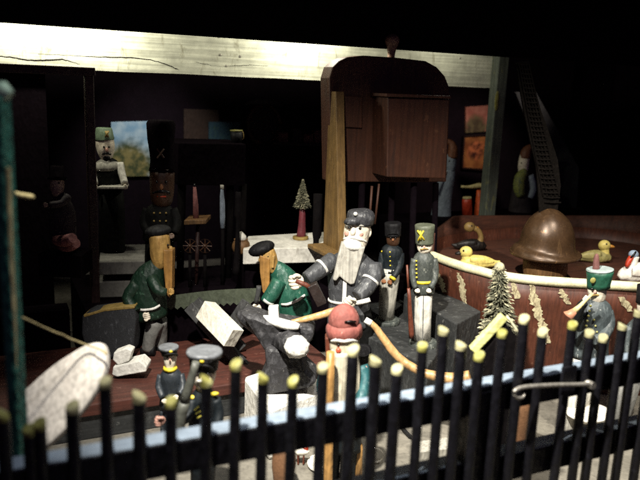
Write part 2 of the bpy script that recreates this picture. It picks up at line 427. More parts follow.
beam = bpy.data.objects.new('beam', None); C.objects.link(beam); beam.location = (xe / 2 * U, YB * U, b1 * U)
tag(beam, 'long weathered cream painted beam with a dark crack, brightly lit from above', 'beam')
def under(o, par):                         # parent a world-built mesh under an Empty
    o.parent = par; o.matrix_parent_inverse = Matrix.Translation(par.location).inverted(); return o
under(mb.build('timber', 'beam_white'), beam)
def crack(ptspx, r):
    q = [(*PY(x, y, YB - .02), w * r) for x, y, w in ptspx]
    q = catmull(q, 6); P_ = []
    for i, k in enumerate(q):
        P_.append(Vector(k[:3]) + Vector((0, 0, .12 * noise.noise(Vector((i * .9, 0, r))))))
    m = MB(); m.tube(P_, [max(.01, k[3]) for k in q], 6, 1); return m
under(crack([(-15, 56, .7), (10, 57, 1), (28, 60, .8), (46, 60, 1), (62, 59.5, .9), (72, 62, .5), (80, 64.5, .2)], .10).build('crack', 'hammer_brown'), beam)
under(crack([(38, 54, .2), (70, 55.5, .4), (100, 57, .6), (130, 57.5, .8), (150, 60, .8), (165, 64, .8), (178, 69.5, .6)], .09).build('crack', 'hammer_brown'), beam)
under(crack([(196, 62, .2), (215, 66, .5), (232, 66, .7), (250, 65, .4), (268, 66, .2)], .08).build('crack', 'hammer_brown'), beam)
for (x, y) in ((220, 55), (221, 36.5), (226, 66), (240, 56.5), (460, 58)):
    m = MB().ell(PY(x, y, YB), (.22, .15, .22)); under(m.build('nail_head', 'hook_metal'), beam)

# post under the right end of the beam
t = T('grey_post', 'grey green post with a yellow paint patch under the beam end', 'post', PY(500, 57, 117), rz=0, z=0)
w = 13 * t.s
top = t.L(501, 56); bx = top.x
t_m = MB().box((bx, 0, top.z / 2), (w, 2.3, top.z)); t_m.build('shaft', 'post_grey', t.o, bevel=.2, jit=.0)
q = t.L(497, 101, -1.2); MB().ell((q.x, -1.15, q.z), (.55, .12, 2.0)).build('paint_patch', 'tip_yellow', t.o)

# grey slanting board behind the strap
t = T('slanting_board', 'dim grey board slanting down behind the woven strap', 'board', PY(575, 225, 128))
t.plate('board', 'grey_board', [(515, 92), (536, 92), (579, 168), (574, 262), (555, 262), (556, 190)], 0, 1.5)
bpy.data.objects['board'].name = 'face_board'

# ------------------------------------------------------------------ dark structures at the back left
t = T('door_frame', 'dim reddish brown doorway frame at the far left of the display', 'door frame', PY(92, 250, 109), rz=0, z=0)
for x in (88.5,):
    a = t.L(x, 76); MB().box((a.x, 0, a.z / 2), (1.2, 2, a.z)).build('jamb', 'frame_brown', t.o, bevel=.1)
a = t.L(88.5, 76); b = t.L(-40, 72); MB().box(((a.x + b.x) / 2 - .2, -.2, a.z + .6), (a.x - b.x + 2, 2.2, 1.2)).build('lintel', 'frame_brown', t.o, bevel=.1)
solid('cabin_dark_filler', 'black low sill added to keep the floor dark under the doorway at far left', 'filler', MB().box((-20, 109, 5.5), (60, 3.6, 11)), 'near_black', bevel=.1)  # black box added to cover lit floor with painted darkness
struct('cabin_wall', MB().box((-12, 122, 24), (42, 2, 48)), 'near_black')

# dim seated figure in the doorway
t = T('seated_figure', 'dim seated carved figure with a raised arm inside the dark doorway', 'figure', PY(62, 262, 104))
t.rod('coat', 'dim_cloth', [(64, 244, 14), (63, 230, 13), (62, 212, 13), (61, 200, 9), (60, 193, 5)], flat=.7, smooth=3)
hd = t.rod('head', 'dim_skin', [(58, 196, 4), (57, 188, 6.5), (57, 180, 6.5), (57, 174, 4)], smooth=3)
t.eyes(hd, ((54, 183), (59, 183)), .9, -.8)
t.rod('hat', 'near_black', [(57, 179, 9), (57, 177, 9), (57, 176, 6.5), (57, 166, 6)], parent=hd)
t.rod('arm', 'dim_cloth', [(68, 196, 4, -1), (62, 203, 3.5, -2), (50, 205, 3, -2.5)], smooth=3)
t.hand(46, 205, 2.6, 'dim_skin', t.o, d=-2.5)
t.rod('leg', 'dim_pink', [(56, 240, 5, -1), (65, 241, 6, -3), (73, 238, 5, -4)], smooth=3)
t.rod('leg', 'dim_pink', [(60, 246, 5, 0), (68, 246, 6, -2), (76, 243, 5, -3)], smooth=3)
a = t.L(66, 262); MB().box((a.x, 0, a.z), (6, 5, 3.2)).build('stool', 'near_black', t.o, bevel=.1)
# pale peg
t = T('pale_peg', 'pale carved wooden hand sticking out beside the green post', 'peg', PY(14, 193, 56))
t.rod('peg', 'pale_wood', [(4, 191, 3), (14, 193, 2.6), (24, 195, 2.4), (30, 196.5, 2.6), (34, 197, 1.5)], smooth=2)

# green post at the left edge
t = T('green_post', 'rough green painted post with a slanted pale cap at the left edge', 'post', PY(6, 440, 48), z=0)
a = t.L(.2, 96)
MB().box((a.x, 0, a.z / 2), (10 * t.s, 1.6, a.z)).build('shaft', 'green_post', t.o, bevel=.15, jit=.0)
t.rod('cap', 'green_cap', [(-6, 92, 8), (2, 91, 9.5), (9, 97, 7)], n=8)
t.rod('batten', 'pale_wood', [(8.5, 168, 2.0, -.5), (11, 260, 2.4, -.5), (13, 300, 2.4, -.5), (15, 368, 2.2, -.5)], n=6)

# ------------------------------------------------------------------ pictures on the back wall
picture_mat('landscape_picture', '#86aecb', '#b9d2e0', '#4a5230', '#8f8450', -1.0, -4.6, 5.5)
picture_mat('pink_picture', '#b86a5a', '#d9917c', '#7a6a4a', '#5a4a35', -1, -3, 3.5)
picture_mat('orange_picture', '#8a4a22', '#b8743c', '#d97a4a', '#4a1f14', 0, .5, 2.6)
def picture(name, label, poly, Y, mat, frame=None):
    cx = sum(p[0] for p in poly) / 4; cy = sum(p[1] for p in poly) / 4
    t = T(name, label, 'picture', PY(cx, cy, Y), rz=0)
    t.plate('canvas', mat, poly, 0, .6, bevel=.05)
    if frame:
        for i in range(4):
            a = t.L(*poly[i], -.2); b = t.L(*poly[(i+1) % 4], -.2)
            MB().tube([a, b], [.35, .35], 4).build('frame_edge', frame, t.o)
    return t
picture('landscape_picture', 'small picture of pale blue sky over a tree, left of the centre', [(111, 122), (151, 121), (154, 176), (111, 177)], 173, 'landscape_picture')
picture('brown_picture', 'dim brown picture on the back wall above the black table', [(184, 109), (219, 110), (219, 144), (184, 144)], 173.2, 'brown_pict')
picture('blue_picture', 'dim blue green picture behind the gold rimmed cup', [(209, 122), (240, 122), (240, 146), (209, 146)], 172.4, 'blue_pict')
picture('pink_picture', 'blurred pink and white picture beside the grey post, upper of two', [(466, 107), (493, 105), (492, 131), (466, 133)], 169, 'pink_picture')
picture('orange_picture', 'blurred orange picture in a dark frame, lower of two beside the post', [(464, 136), (489, 135), (487, 170), (462, 168)], 169, 'orange_picture', 'frame_brown')

t = T('oval_mirror', 'dim oval framed mirror on the dark back wall right of the cup', 'mirror', PY(264, 124, 173), rz=0)
c = t.L(264, 124); k = t.s
MB().tube([c + Vector((math.cos(a) * 17 * k, 0, math.sin(a) * 19 * k)) for a in [2 * math.pi * i / 28 for i in range(29)]], [2.2 * k] * 29, 8).build('frame', 'skin_dark', t.o)
MB().ell(c + Vector((0, .3, 0)), (16 * k, .3, 18 * k)).build('glass', 'dim_cloth', t.o)
t.rod('crest', 'dim_cloth', [(244, 104, 1.2), (256, 102, 2.6), (272, 103, 2.6), (282, 105, 1.2)], smooth=2)
t = T('wall_rack', 'dim reddish wall rack with small boxes left of the arched cabinet', 'rack', PY(300, 150, 172.8), rz=0)
t.plate('shelf', 'frame_brown', [(274, 142), (330, 144), (330, 146.5), (274, 144.5)], -3, 1)
for x, h in ((284, 10), (298, 14), (309, 8), (320, 12)): t.plate('box', random.choice(('dim_pink', 'frame_brown')), [(x - 5, 142.5 - h), (x + 4, 142.5 - h), (x + 4, 143), (x - 5, 142.8)], -2, .5)
# ------------------------------------------------------------------ white shelf
zs = 19.0
A = PZ(243, 249, zs); B = PZ(338, 247, zs); A2 = PZ(248, 236, zs); B2 = PZ(338, 231, zs)
solid('white_shelf', 'white snow covered shelf behind the leaning man in black hat', 'shelf', prismz([A, B, B2, A2], zs - 2.6, zs), 'snow_white', bevel=.15)
m = prismz([PZ(99, 262, 17.5), PZ(148, 261, 17.5), PZ(150, 244, 17.5), PZ(101, 245, 17.5)], 15.4, 17.5)
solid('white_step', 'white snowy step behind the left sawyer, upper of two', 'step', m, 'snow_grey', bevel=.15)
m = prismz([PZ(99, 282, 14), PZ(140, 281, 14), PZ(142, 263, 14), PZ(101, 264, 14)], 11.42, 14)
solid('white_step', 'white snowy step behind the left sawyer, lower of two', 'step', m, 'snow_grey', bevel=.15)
sa, sb = PZ(252, 247, zs - 2.6), PZ(330, 236, zs - 2.6)
solid('shelf_riser', 'black riser under the white shelf with the toy tree', 'riser', prismz([(A.x + 1, A.y + 1.5), (B.x - 1, A.y + 1.5), (B.x - 1, A2.y - .5), (A.x + 1, A2.y - .5)], 11.42, zs - 2.65), 'near_black')
# solid black base, painting in the dark hollow under the shelf
solid('shelf_base', 'black crate standing in for the dark hollow under the white shelf', 'support', prismz([(12, 104.2), (70, 104.2), (70, 125), (12, 125)], 0, 11.4), 'near_black')

# ------------------------------------------------------------------ bottle brush trees
def brush_tree(name, label, T0, pts_crown, stem, base, snow, stemmat, seed):
    t = T0; random.seed(seed)
    (x0, y0, r0), (x1, y1, r1) = pts_crown      # bottom, top
    t.rod('trunk', stemmat, stem, smooth=2)
    a = t.L(x0, y0); b = t.L(x1, y1); H = (b - a).length; ax = (b - a).normalized()
    mg = MB(); ms = MB()
    tiers = 14
    for i in range(tiers):
        f = i / (tiers - .3)
        R = (r0 * (1 - f) + r1 * f) * t.s
        c = a + (b - a) * f
        k = max(14, int(40 * (1 - f * .6)))
        for lay in range(3):
            for j in range(k):
                w = 2 * math.pi * (j + random.random()) / k
                dr = Vector((math.cos(w), math.sin(w), 0))
                rr = R * random.uniform(.62, 1.12) * (1 - lay * .16)
                p0 = c + ax * (lay * H * .035) + dr * R * .12
                p1 = p0 + dr * rr * .86 + ax * random.uniform(-.3, .12) * R
                sd = Vector((-dr.y, dr.x, 0)) * R * random.uniform(.045, .085); th = ax * R * .07
                tip = p1 - ax * .04
                m = ms if random.random() < snow else mg
                m.add([p0 - sd * .5, p0 + sd * .5, p1 + sd, p1 - sd, p0 + th, p1 + th * 1.3, tip + dr * R * .14],
                      [(0, 1, 2, 3), (0, 4, 1), (1, 4, 5, 2), (4, 0, 3, 5), (2, 5, 6), (5, 3, 6), (3, 2, 6)], False)
    mg.tube([a, b + ax * .15], [r0 * t.s * .5, r1 * t.s * .5], 10)
    cr = mg.build('crown', 'needle_green', t.o)
    ms.ell(b + ax * .1, (r1 * t.s * .8,) * 3)
    ms.build('snow', 'needle_snow', cr)
    t.rod('stand', 'ochre', base)
t = T('bottle_brush_tree', 'small snowy toy tree on a tall maroon stem on the white shelf', 'toy tree', PZ(301, 239, zs), group='toy fir trees')
brush_tree('', '', t, ((302.5, 206, 8.5), (303, 181, 1.6)), [(301, 238, 5), (302, 225, 3.6), (302.5, 206, 2.8)], [(300.5, 240, 8), (300.5, 236.5, 8), (300.5, 236, 7)], .45, 'stem_maroon', 3)
t = T('bottle_brush_tree', 'snowy bristly toy fir tree in front of the red brown tub', 'toy tree', PY(499, 350, 72), group='toy fir trees', z=0)
brush_tree('', '', t, ((499, 340, 20.5), (499.5, 268, 6.5)), [(493, 440, 4), (499, 340, 4)], [(492, 448, 15), (492, 442, 15)], .34, 'hammer_brown', 5)

# ------------------------------------------------------------------ cabinet with an arched back
t = T('arched_cabinet', 'dark brown arched cabinet with a finial on top and boxed front', 'cabinet', PZ(336, 247, zs), rz=0)
t.L0 = t.L
arch = [(331, 182), (329.5, 78), (333, 67), (339, 61), (347, 57.3), (364, 55.5), (395, 57.5), (426, 61), (437, 67), (445, 76), (449, 86), (450, 96), (446.5, 182)]
t.plate('arched_back', 'cab_back', arch, -.5, 3.0, bevel=.2)
bx = t.plate('front_box', 'cab_brown', [(388, 97.5), (449.5, 99), (445.5, 178.5), (387, 177)], -5.5, -.52, bevel=.15)
t.plate('lid', 'cab_back', [(386.5, 93.5), (451, 96), (451, 98.6), (386.5, 96.8)], -6.0, -.52, bevel=.1)
t.plate('side_door', 'cab_back', [(345, 96), (362, 97), (362, 128), (345, 127)], -.9, -.52, bevel=.08)
# the side plank: left face catches the lamp; taper mimics a slanting shadow edge
pl = t.L(346, 92, -5.5); pb = t.L(346, 246, -5.5)
MB().slab([Vector((pl.x, -2.0, pl.z)), Vector((pl.x + 1.5, -2.0, pl.z)), Vector((pl.x + 1.5, -5.5, 0)), Vector((pl.x, -5.5, 0))],
          [Vector((pl.x, .4, pl.z)), Vector((pl.x + 1.5, .4, pl.z)), Vector((pl.x + 1.5, .4, 0)), Vector((pl.x, .4, 0))]).build('side_plank', 'plank_wood', t.o, bevel=.12)
MB().box((pl.x - .6, -3, .35), (4.2, 7.5, .7)).build('foot_board', 'plank_wood', t.o, bevel=.15)
t.rod('finial', 'finial', [(391, 60, 3.5), (391.3, 54, 3.6), (391.5, 48, 5), (391.7, 42, 7.4), (391.6, 37.5, 6.6), (391.5, 34.5, 3.5), (391.5, 33.8, 1)], smooth=3, d=1.0)
for x in (362, 392, 414, 436): t.rod('leg', 'near_black', [(x, 183, 3.2), (x - 5, 350, 3.0)], n=8, d=.5 if x != 414 else -3)
t.rod('slat', 'cab_back', [(372, 186, 1.3), (369, 228, 1.3)], n=8, d=-3); t.rod('slat', 'cab_back', [(379, 184, 1.1), (375, 224, 1.1)], n=8, d=-3)

# ------------------------------------------------------------------ black table with its bits
t = T('black_table', 'black boxy table with dark legs in the dim left background', 'table', PY(212, 250, 116), rz=0, z=11.0)
t.plate('box_top', 'near_black', [(178, 143), (246, 144), (245, 186), (177, 185)], -2, 8, bevel=.15)
for x in (182, 230, 243): t.rod('leg', 'black_wood', [(x, 184, 4), (x - 2, 281, 3.5)], n=8, d=0)
t = T('cup', 'black cup with a shining gold rim on the black table', 'cup', PY(236, 143, 117))
cb = t.rod('bowl', 'hat_black', [(236, 143, 5), (236.5, 138, 6), (236.5, 131.5, 6.2)])
t.rod('rim', 'tip_yellow', [(236.5, 131.2, 6.5), (236.5, 130, 6.5), (236.5, 129.9, 5.5)], parent=cb)
t.rod('handle', 'ochre', [(241.5, 139.5, .6), (243.3, 138, .6), (243.3, 133, .6), (242, 131.5, .6)], smooth=3)
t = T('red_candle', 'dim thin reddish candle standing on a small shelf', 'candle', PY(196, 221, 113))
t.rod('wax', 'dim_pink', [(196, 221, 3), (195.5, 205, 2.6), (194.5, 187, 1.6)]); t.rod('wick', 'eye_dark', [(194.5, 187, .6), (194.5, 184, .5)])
t = T('small_shelf', 'dim brown shelf board on a post under the black table', 'shelf', PY(195, 262, 113.5), z=11.0)
t.plate('board', 'drum_brown', [(184, 220.5), (206, 220), (206, 224), (184, 225)], -2.5, 2.5)
t.rod('post', 'frame_brown', [(198, 224, 2), (196, 288, 2)], n=8)
t = T('spoked_wheel', 'dim brown toy wheel leaning under the small shelf, left of a pair', 'wheel', PY(190, 254, 108), group='toy wheels')
def wheel(t, x, y, r):
    m = MB(); c = t.L(x, y); k = r * t.s
    m.tube([c + Vector((math.cos(a) * k, 0, math.sin(a) * k)) for a in [2 * math.pi * i / 20 for i in range(21)]], [k * .14] * 21, 8)
    m.build('rim', 'skin_dark', t.o); m = MB()
    for i in range(4):
        a = math.pi * i / 4; m.tube([c + Vector((math.cos(a) * k, 0, math.sin(a) * k)), c - Vector((math.cos(a) * k, 0, math.sin(a) * k))], [k * .08] * 2, 6)
    m.ell(c, (k * .25,) * 3); m.build('spokes', 'skin_dark', t.o)
    t.rod('stand', 'black_wood', [(x, y + 5, 1.6), (x, 287, 1.8)], n=8, d=.5)
wheel(t, 190, 246, 7)
t = T('spoked_wheel', 'dim brown toy wheel leaning under the small shelf, right of a pair', 'wheel', PY(205, 254, 108), group='toy wheels')
wheel(t, 205, 246, 7)
t = T('pale_bottle', 'slim pale bottle standing in shade beneath the black table', 'bottle', PY(222, 228, 112))
t.rod('glass', 'gnome_blue', [(222.5, 228, 2.4), (222.5, 205, 2.6), (222, 196, 2), (222, 188, 1.4)], smooth=2)
t.rod('stand', 'black_wood', [(222.5, 228, 1.8), (222.5, 286, 2.2)], n=8)
t.rod('stopper', 'grey_trouser', [(222, 189, 1.8), (222, 185, 1.8)])
t = T('brown_pot', 'dim brown pot on the end of the white shelf', 'pot', PY(241, 252, 108))
t.rod('body', 'drum_brown', [(241, 253, 7), (241, 248, 9), (241, 243, 8.5), (241, 240, 6.5), (241, 239, 7)], smooth=2)
t.rod('lid', 'snow_white', [(241, 240, 6), (241, 236.5, 5), (240, 232, 2)])
t = T('dark_post', 'narrow black post standing in front of the white shelf', 'post', PY(318, 258, 106), z=10)
t.rod('shaft', 'black_wood', [(318, 194, 4.6), (317, 234, 4.8), (316, 240, 3), (315, 285, 3)], n=10)
t = T('dark_spindle', 'thin black turned spindle standing left of the brown pot', 'spindle', PY(236, 268, 105), z=10)
t.rod('shaft', 'black_wood', [(238, 192, 2.5), (238, 214, 3.6), (238, 222, 2), (237, 250, 2.6), (236, 275, 3.6)], smooth=3)

# ------------------------------------------------------------------ man with the sage hat and tray
t = T('tray_bearer', 'carved man in a sage green fez and white sleeves carrying a tray', 'figure', PY(108, 270, 116))
t.rod('trousers', 'coat_dark', [(112, 292, 12), (112, 240, 13), (112, 212, 12.5), (111, 190, 12)], flat=.7)
co = t.rod('waistcoat', 'coat_dark', [(110, 193, 12), (109, 180, 12), (108, 170, 12.5), (107, 163, 11), (106, 158.5, 5)], flat=.7, smooth=3)
t.rod('shirt_yoke', 'grey_trouser', [(107.5, 170, 12.9), (107, 163, 12), (106.5, 159, 6)], parent=co, flat=.72, smooth=2)
hd = t.rod('head', 'skin_white', [(106, 160, 4.5), (106, 155, 7), (105.5, 149, 8.6), (105, 143, 8.8), (104.5, 138, 8.2)], smooth=2)
t.eyes(hd, ((104, 147), (109, 147)), 1.1, -1.35)
t.ball('nose', 'pink', 106.8, 150, (1.3, 2.2), hd, d=-1.5)
t.rod('moustache', 'eye_dark', [(102.5, 154.5, .8, -1.1), (107, 153.2, 1.1, -1.5), (111, 154.5, .8, -1.0)], parent=hd, smooth=3)
t.ball('beard', 'hat_black', 106.5, 158, (3.5, 3), hd, d=-.7)
ht = t.rod('fez', 'hat_sage', [(104.5, 140, 9.2), (104.4, 139, 9.3), (104, 128.5, 7.6), (104, 127.8, 7)])
t.rod('emblem', 'ochre', [(105.5, 131, 1, -1.3), (108, 137, 1, -1.45)], parent=ht, n=8); t.rod('emblem', 'ochre', [(108.5, 131, 1, -1.3), (105.5, 137, 1, -1.45)], parent=ht, n=8)
for sg, pts, h in ((1, [(95.5, 164, 3.4), (94.5, 175, 3.4, -.5), (95, 184, 3, -1.5)], (95.5, 187)), (2, [(119.5, 163, 3.6), (122, 174, 3.7, -.5), (125, 184, 3.2, -1.5)], (125.5, 187))):
    a = t.rod('arm', 'white_trouser', pts, smooth=3); t.hand(*h, 2.7, 'skin_white', a, d=-1.8)
t = T('tray', 'thin pale tray held level across the waist by the fez man', 'tray', PY(110, 188, 114.4))
t.plate('plate', 'grey_trouser', [(97, 187), (123, 187), (123, 189), (97, 189)], -2.2, 1.2, bevel=.03)

# ------------------------------------------------------------------ nutcracker
t = T('nutcracker', 'dark nutcracker with brown wooden face and tall black busby', 'figure', PY(160, 290, 106))
t.rod('legs', 'coat_dark', [(158, 292, 13), (159, 260, 14), (160, 232, 14)], flat=.75)
co = t.rod('coat', 'coat_dark', [(160, 240, 17), (160, 222, 15.5), (160.5, 210, 14), (161, 204, 7)], flat=.75, smooth=2)
for x in (154, 160, 166):
    for y in (213, 221, 229): t.ball('button', 'ochre', x, y, 1.0, co, d=-1.75)
hd = t.rod('head', 'skin_dark', [(161, 206, 7), (161.5, 200, 10.5), (162, 188, 11.6), (162, 168, 11.8)], smooth=2, label='brown wooden head')
t.eyes(hd, ((157, 182), (166, 182)), 1.3, -1.75)
t.ball('nose', 'skin_brown', 161.5, 187, (1.7, 3), hd, d=-1.85)
t.rod('moustache', 'eye_dark', [(153, 193, 1.0, -1.3), (158, 191.5, 1.3, -1.75), (165, 191.5, 1.3, -1.75), (170, 193, 1, -1.3)], parent=hd, smooth=3)
t.rod('mouth', 'red_nose', [(157, 196.5, .9, -1.6), (166, 196.5, .9, -1.6)], parent=hd, n=8)
ht = t.rod('busby', 'near_black', [(162, 171, 12.5), (162, 160, 11), (161, 140, 12.5), (161, 124, 13.5), (161, 120, 11)], smooth=2)
t.rod('emblem', 'skin_dark', [(157, 149, .8, -2.0), (164, 158, .8, -1.9)], parent=ht, n=6); t.rod('emblem', 'skin_dark', [(164, 149, .8, -2.0), (157, 158, .8, -1.9)], parent=ht, n=6)
for pts, h in (([(148, 209, 4.5), (144, 222, 4.5, -.5), (148, 232, 4, -1.6)], (152, 230)), ([(173, 209, 4.5), (177, 222, 4.5, -.5), (174, 233, 4, -1.4)], (172, 236))):
    a = t.rod('arm', 'coat_dark', pts, smooth=3); t.hand(*h, 3.0, 'dim_skin', a, d=-2.2)

# ------------------------------------------------------------------ red platform, sawyers, saw and log
zp = 5.0
q1 = PZ(96, 403.5, zp); q2 = PZ(322, 371, zp)
yf = (q1.y + q2.y) / 2
solid('red_platform', 'worn red brown platform board beneath the sawyers', 'platform', MB().slab([Vector((-14, yf, zp)), Vector((q2.x + 3, yf, zp)), Vector((q2.x + 3, 107, zp)), Vector((-14, 107, zp))], [Vector((-14, yf, zp - 1.6)), Vector((q2.x + 3, yf, zp - 1.6)), Vector((q2.x + 3, 107, zp - 1.6)), Vector((-14, 107, zp - 1.6))]), 'platform_red', bevel=.15)
solid('grey_plinth', 'grey painted plinth carrying the red platform board', 'plinth', MB().box(((-13 + q2.x + 2) / 2, yf + 10.6, 1.69), (q2.x + 15, 20, 3.38)), 'step_grey', bevel=.15)

# left sawyer
t = T('sawyer', 'bearded wooden man in shade darkened green jacket and grey trousers, standing left of saw', 'figure', PZ(151, 353, zp), group='two sawyers')
t.rod('leg', 'grey_legs', [(148, 350, 6.5, -.8), (150, 338, 6.5, -.8), (155, 322, 9, 0)], smooth=3)
t.rod('leg', 'grey_legs', [(160, 346, 6.5, 1.6), (161, 334, 6.5, 1.6), (158, 320, 9, .8)], smooth=3)
t.rod('boot', 'hat_black', [(141, 352, 4, -1), (148, 351, 6, -1), (155, 351, 5, -1)], flat=.8, smooth=3)
t.rod('boot', 'hat_black', [(154, 348, 4, 1.4), (161, 347, 6, 1.4), (168, 347, 5, 1.4)], flat=.8, smooth=3)
co = t.rod('jacket', 'green_coat_shade', [(151, 318, 17), (148, 304, 18.5), (147, 290, 18), (150, 277, 15), (156, 267, 10), (159, 260, 6)], flat=.75, smooth=3)
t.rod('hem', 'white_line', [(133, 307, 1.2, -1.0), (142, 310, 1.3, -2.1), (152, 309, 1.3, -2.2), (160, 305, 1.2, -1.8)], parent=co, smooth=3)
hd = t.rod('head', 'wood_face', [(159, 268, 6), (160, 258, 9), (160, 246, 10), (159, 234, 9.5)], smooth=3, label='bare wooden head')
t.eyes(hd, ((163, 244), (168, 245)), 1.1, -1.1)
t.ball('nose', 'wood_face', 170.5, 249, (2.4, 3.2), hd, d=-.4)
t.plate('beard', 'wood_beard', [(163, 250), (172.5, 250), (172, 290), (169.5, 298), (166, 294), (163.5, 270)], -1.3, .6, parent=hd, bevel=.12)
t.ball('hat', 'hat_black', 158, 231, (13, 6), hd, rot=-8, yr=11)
a = t.rod('arm', 'green_coat_shade', [(152, 278, 6, -1.5), (158, 290, 5.5, -2.6), (166, 293, 4.5, -2.4)], smooth=3); t.hand(171, 291, 3.6, 'wood_face', a, d=-2.2, ang=180)
a = t.rod('arm', 'green_coat_shade', [(138, 284, 6.5, -1.0), (128, 298, 6, -1.6), (136, 312, 5, -2.6)], smooth=3); t.hand(146, 316, 4.6, 'skin_white', a, d=-2.9, ang=170, curl=.6)

# right sawyer
t = T('sawyer', 'bearded wooden man in bright green jacket and black beret, leaning over the anvil', 'figure', PZ(290, 343, zp), group='two sawyers')
t.rod('leg', 'grey_legs', [(284, 343, 7, -1), (292, 327, 9, -1), (300, 314, 10)], smooth=3)
t.rod('leg', 'grey_legs', [(306, 340, 7, 1), (304, 326, 9, 1), (302, 312, 10)], smooth=3)
co = t.rod('jacket', 'green_coat', [(297, 322, 15), (295, 311, 17.5), (291, 298, 18), (287, 286, 16), (281, 274, 11.5), (276, 266, 7), (274, 263, 4)], flat=.75, smooth=3)
t.rod('sash', 'white_line', [(281, 304.5, 1.1, -2.1), (288, 304, 1.3, -2.35), (297, 300.5, 1.3, -2.3), (305, 295, 1.1, -1.6)], parent=co, smooth=3)
hd = t.rod('head', 'wood_face', [(275, 272, 5), (271, 264, 7.5), (268, 257, 8.5), (266, 250, 8)], smooth=3, label='bare wooden head')
t.eyes(hd, ((262, 256), (268, 256.5)), 1.0, -1.2)
t.ball('nose', 'wood_face', 260.5, 260, (2.2, 2.8), hd, d=-.6)
t.plate('beard', 'wood_beard', [(259.5, 255), (270, 259), (269.5, 290), (266.5, 296), (262.5, 292), (259.8, 272)], -1.4, .5, parent=hd, bevel=.12)
t.ball('beret', 'hat_black', 261.5, 248.5, (13.5, 6.6), hd, rot=-22, yr=12)
t.plate('ear', 'wood_face', [(272, 256), (275, 256), (274, 268), (271.5, 268)], -1.4, -.6, parent=hd)
a = t.rod('arm', 'green_coat', [(279, 281, 7.5, -1.6), (272, 294, 7, -2.4), (265.5, 302, 6, -2.6)], smooth=3)
t.rod('cuff', 'white_line', [(268.5, 299.5, 6.6, -2.6), (267, 301.5, 6.6, -2.6)], parent=a)
t.hand(257, 308, 5.4, 'skin_white', a, d=-2.8, ang=-35, curl=.5)

# two-man saw
t = T('two_man_saw', 'long grey green two man saw with toothed edge between the sawyers', 'saw', PZ(212, 347, zp))
xs = [161 + i * (260 - 161) / 30 for i in range(31)]
top_ = [(x, 297.5 - (x - 161) * .092 - 2.0 * math.sin((x - 161) / 99 * math.pi)) for x in xs]
bot_ = []
for i, x in enumerate(xs[::-1]):
    yb = 308 - (x - 161) * .075; bot_.append((x, yb + (2.8 if i % 2 else 0)))
t.plate('blade', 'saw_steel', top_ + bot_, -.1, .1, bevel=0)
t.rod('grip', 'horse_grey', [(163, 312, 2.6), (166, 302, 2.8), (169, 290, 2.8), (170, 284, 2.4)], smooth=2); t.rod('grip', 'horse_grey', [(256, 303, 2.4), (258, 294, 2.6), (259, 286, 2.4)], smooth=2)

# sawhorse and log
t = T('sawhorse', 'dark grey crossed plank sawhorse holding the white log', 'sawhorse', PZ(222, 366, zp))
def plank(t, name, mat, a, b, w, th, da, db):
    p, q = t.L(*a, da), t.L(*b, db); dr = (q - p).normalized(); sd = Vector((0, 1, 0)).cross(dr).normalized() * w * t.s / 2
    n = dr.cross(sd).normalized() * th / 2; m = MB()
    m.slab([p - sd - n, p + sd - n, p + sd + n, p - sd + n], [q - sd - n, q + sd - n, q + sd + n, q - sd + n])
    return m.build(name, mat, t.o, bevel=.1)
plank(t, 'leg', 'horse_grey', (189, 306), (249, 372), 12, 1.0, 4.2, 1.2)
plank(t, 'leg', 'horse_grey', (252, 306), (206, 368), 11, 1.0, 3.0, 2.2)
plank(t, 'leg', 'horse_grey', (196, 300), (243, 348), 9, 1.0, 6.4, 5.6)
plank(t, 'leg', 'horse_grey', (246, 300), (212, 352), 9, 1.0, 7.6, 6.8)
plank(t, 'crossbar', 'horse_grey', (216, 338), (224, 330), 6, 1.2, 1.6, 6.4)
t = T('log', 'white squared log lying across the sawhorse with its end towards the fence', 'log', PY(220, 325, 93))
lg = plank(t, 'timber', 'log_white', (205.5, 309.5), (234, 338.5), 20, 2.3, 2.2, -2.6)
# slate slab, white blocks
t = T('slate_slab', 'dark grey speckled slab standing on the red platform at left', 'slab', PZ(110, 358, zp))
t.plate('stone', 'slate', [(82, 316), (90, 311.5), (104, 309.5), (128, 306.5), (134, 307), (136, 320), (134, 345), (133, 353), (109, 358.5), (86, 352), (81.5, 334)], -1.0, 2.4, bevel=.3, jit=.1)
t.plate('top_edge', 'ochre', [(83, 315), (104, 309), (128, 306), (134.5, 306.4), (134.5, 308.6), (104, 311.6), (84, 317.5)], -1.08, 1.4, bevel=.1)  # ochre strip along the slab's top edge
t = T('white_blocks', 'pair of small white carved blocks beside the speckled slab', 'blocks', PZ(130, 377, zp))
t.plate('block', 'knob_white', [(113, 367), (140, 361), (146.5, 367), (146, 372), (117, 377), (112, 375)], -1.2, 1.6, bevel=.15, jit=.06)
t.plate('block', 'knob_white', [(113.5, 353), (126, 348.5), (132, 351), (129, 361), (118, 365), (112.5, 360)], -.8, 1.0, bevel=.15, jit=.08)

# white pointed board and its string
t = T('white_board', 'large whitish pointed oval board tied up with string at left', 'board', PY(60, 420, 55))
bo = [(16, 446), (15, 418), (19, 396), (30, 384), (52, 365), (70, 353), (84, 345), (93, 342.5), (101, 343), (105, 350), (106, 360), (104, 372), (98, 386), (88, 402), (73, 421), (56, 438), (42, 450), (28, 460), (18, 458)]
fr = [t.L(x, y, (420 - y) * .055) for x, y in catmull(bo + bo[:1], 3)[:-1]]
MB().slab(fr, [v + Vector((.15, .85, -.45)) for v in fr]).build('panel', 'white_board', t.o, bevel=.25)
t = T('string', 'pale twine running from the green post to the white board', 'string', PY(60, 333, 54))
t.rod('twine', 'twine', [(12, 313, .9, -2.4), (30, 321, .9, -1.6), (55, 332, .85, 1.0), (84, 344, .9, 4.0), (100, 349, .9, 3.75), (107, 354, 1.5, 3.6)], smooth=4, n=8)

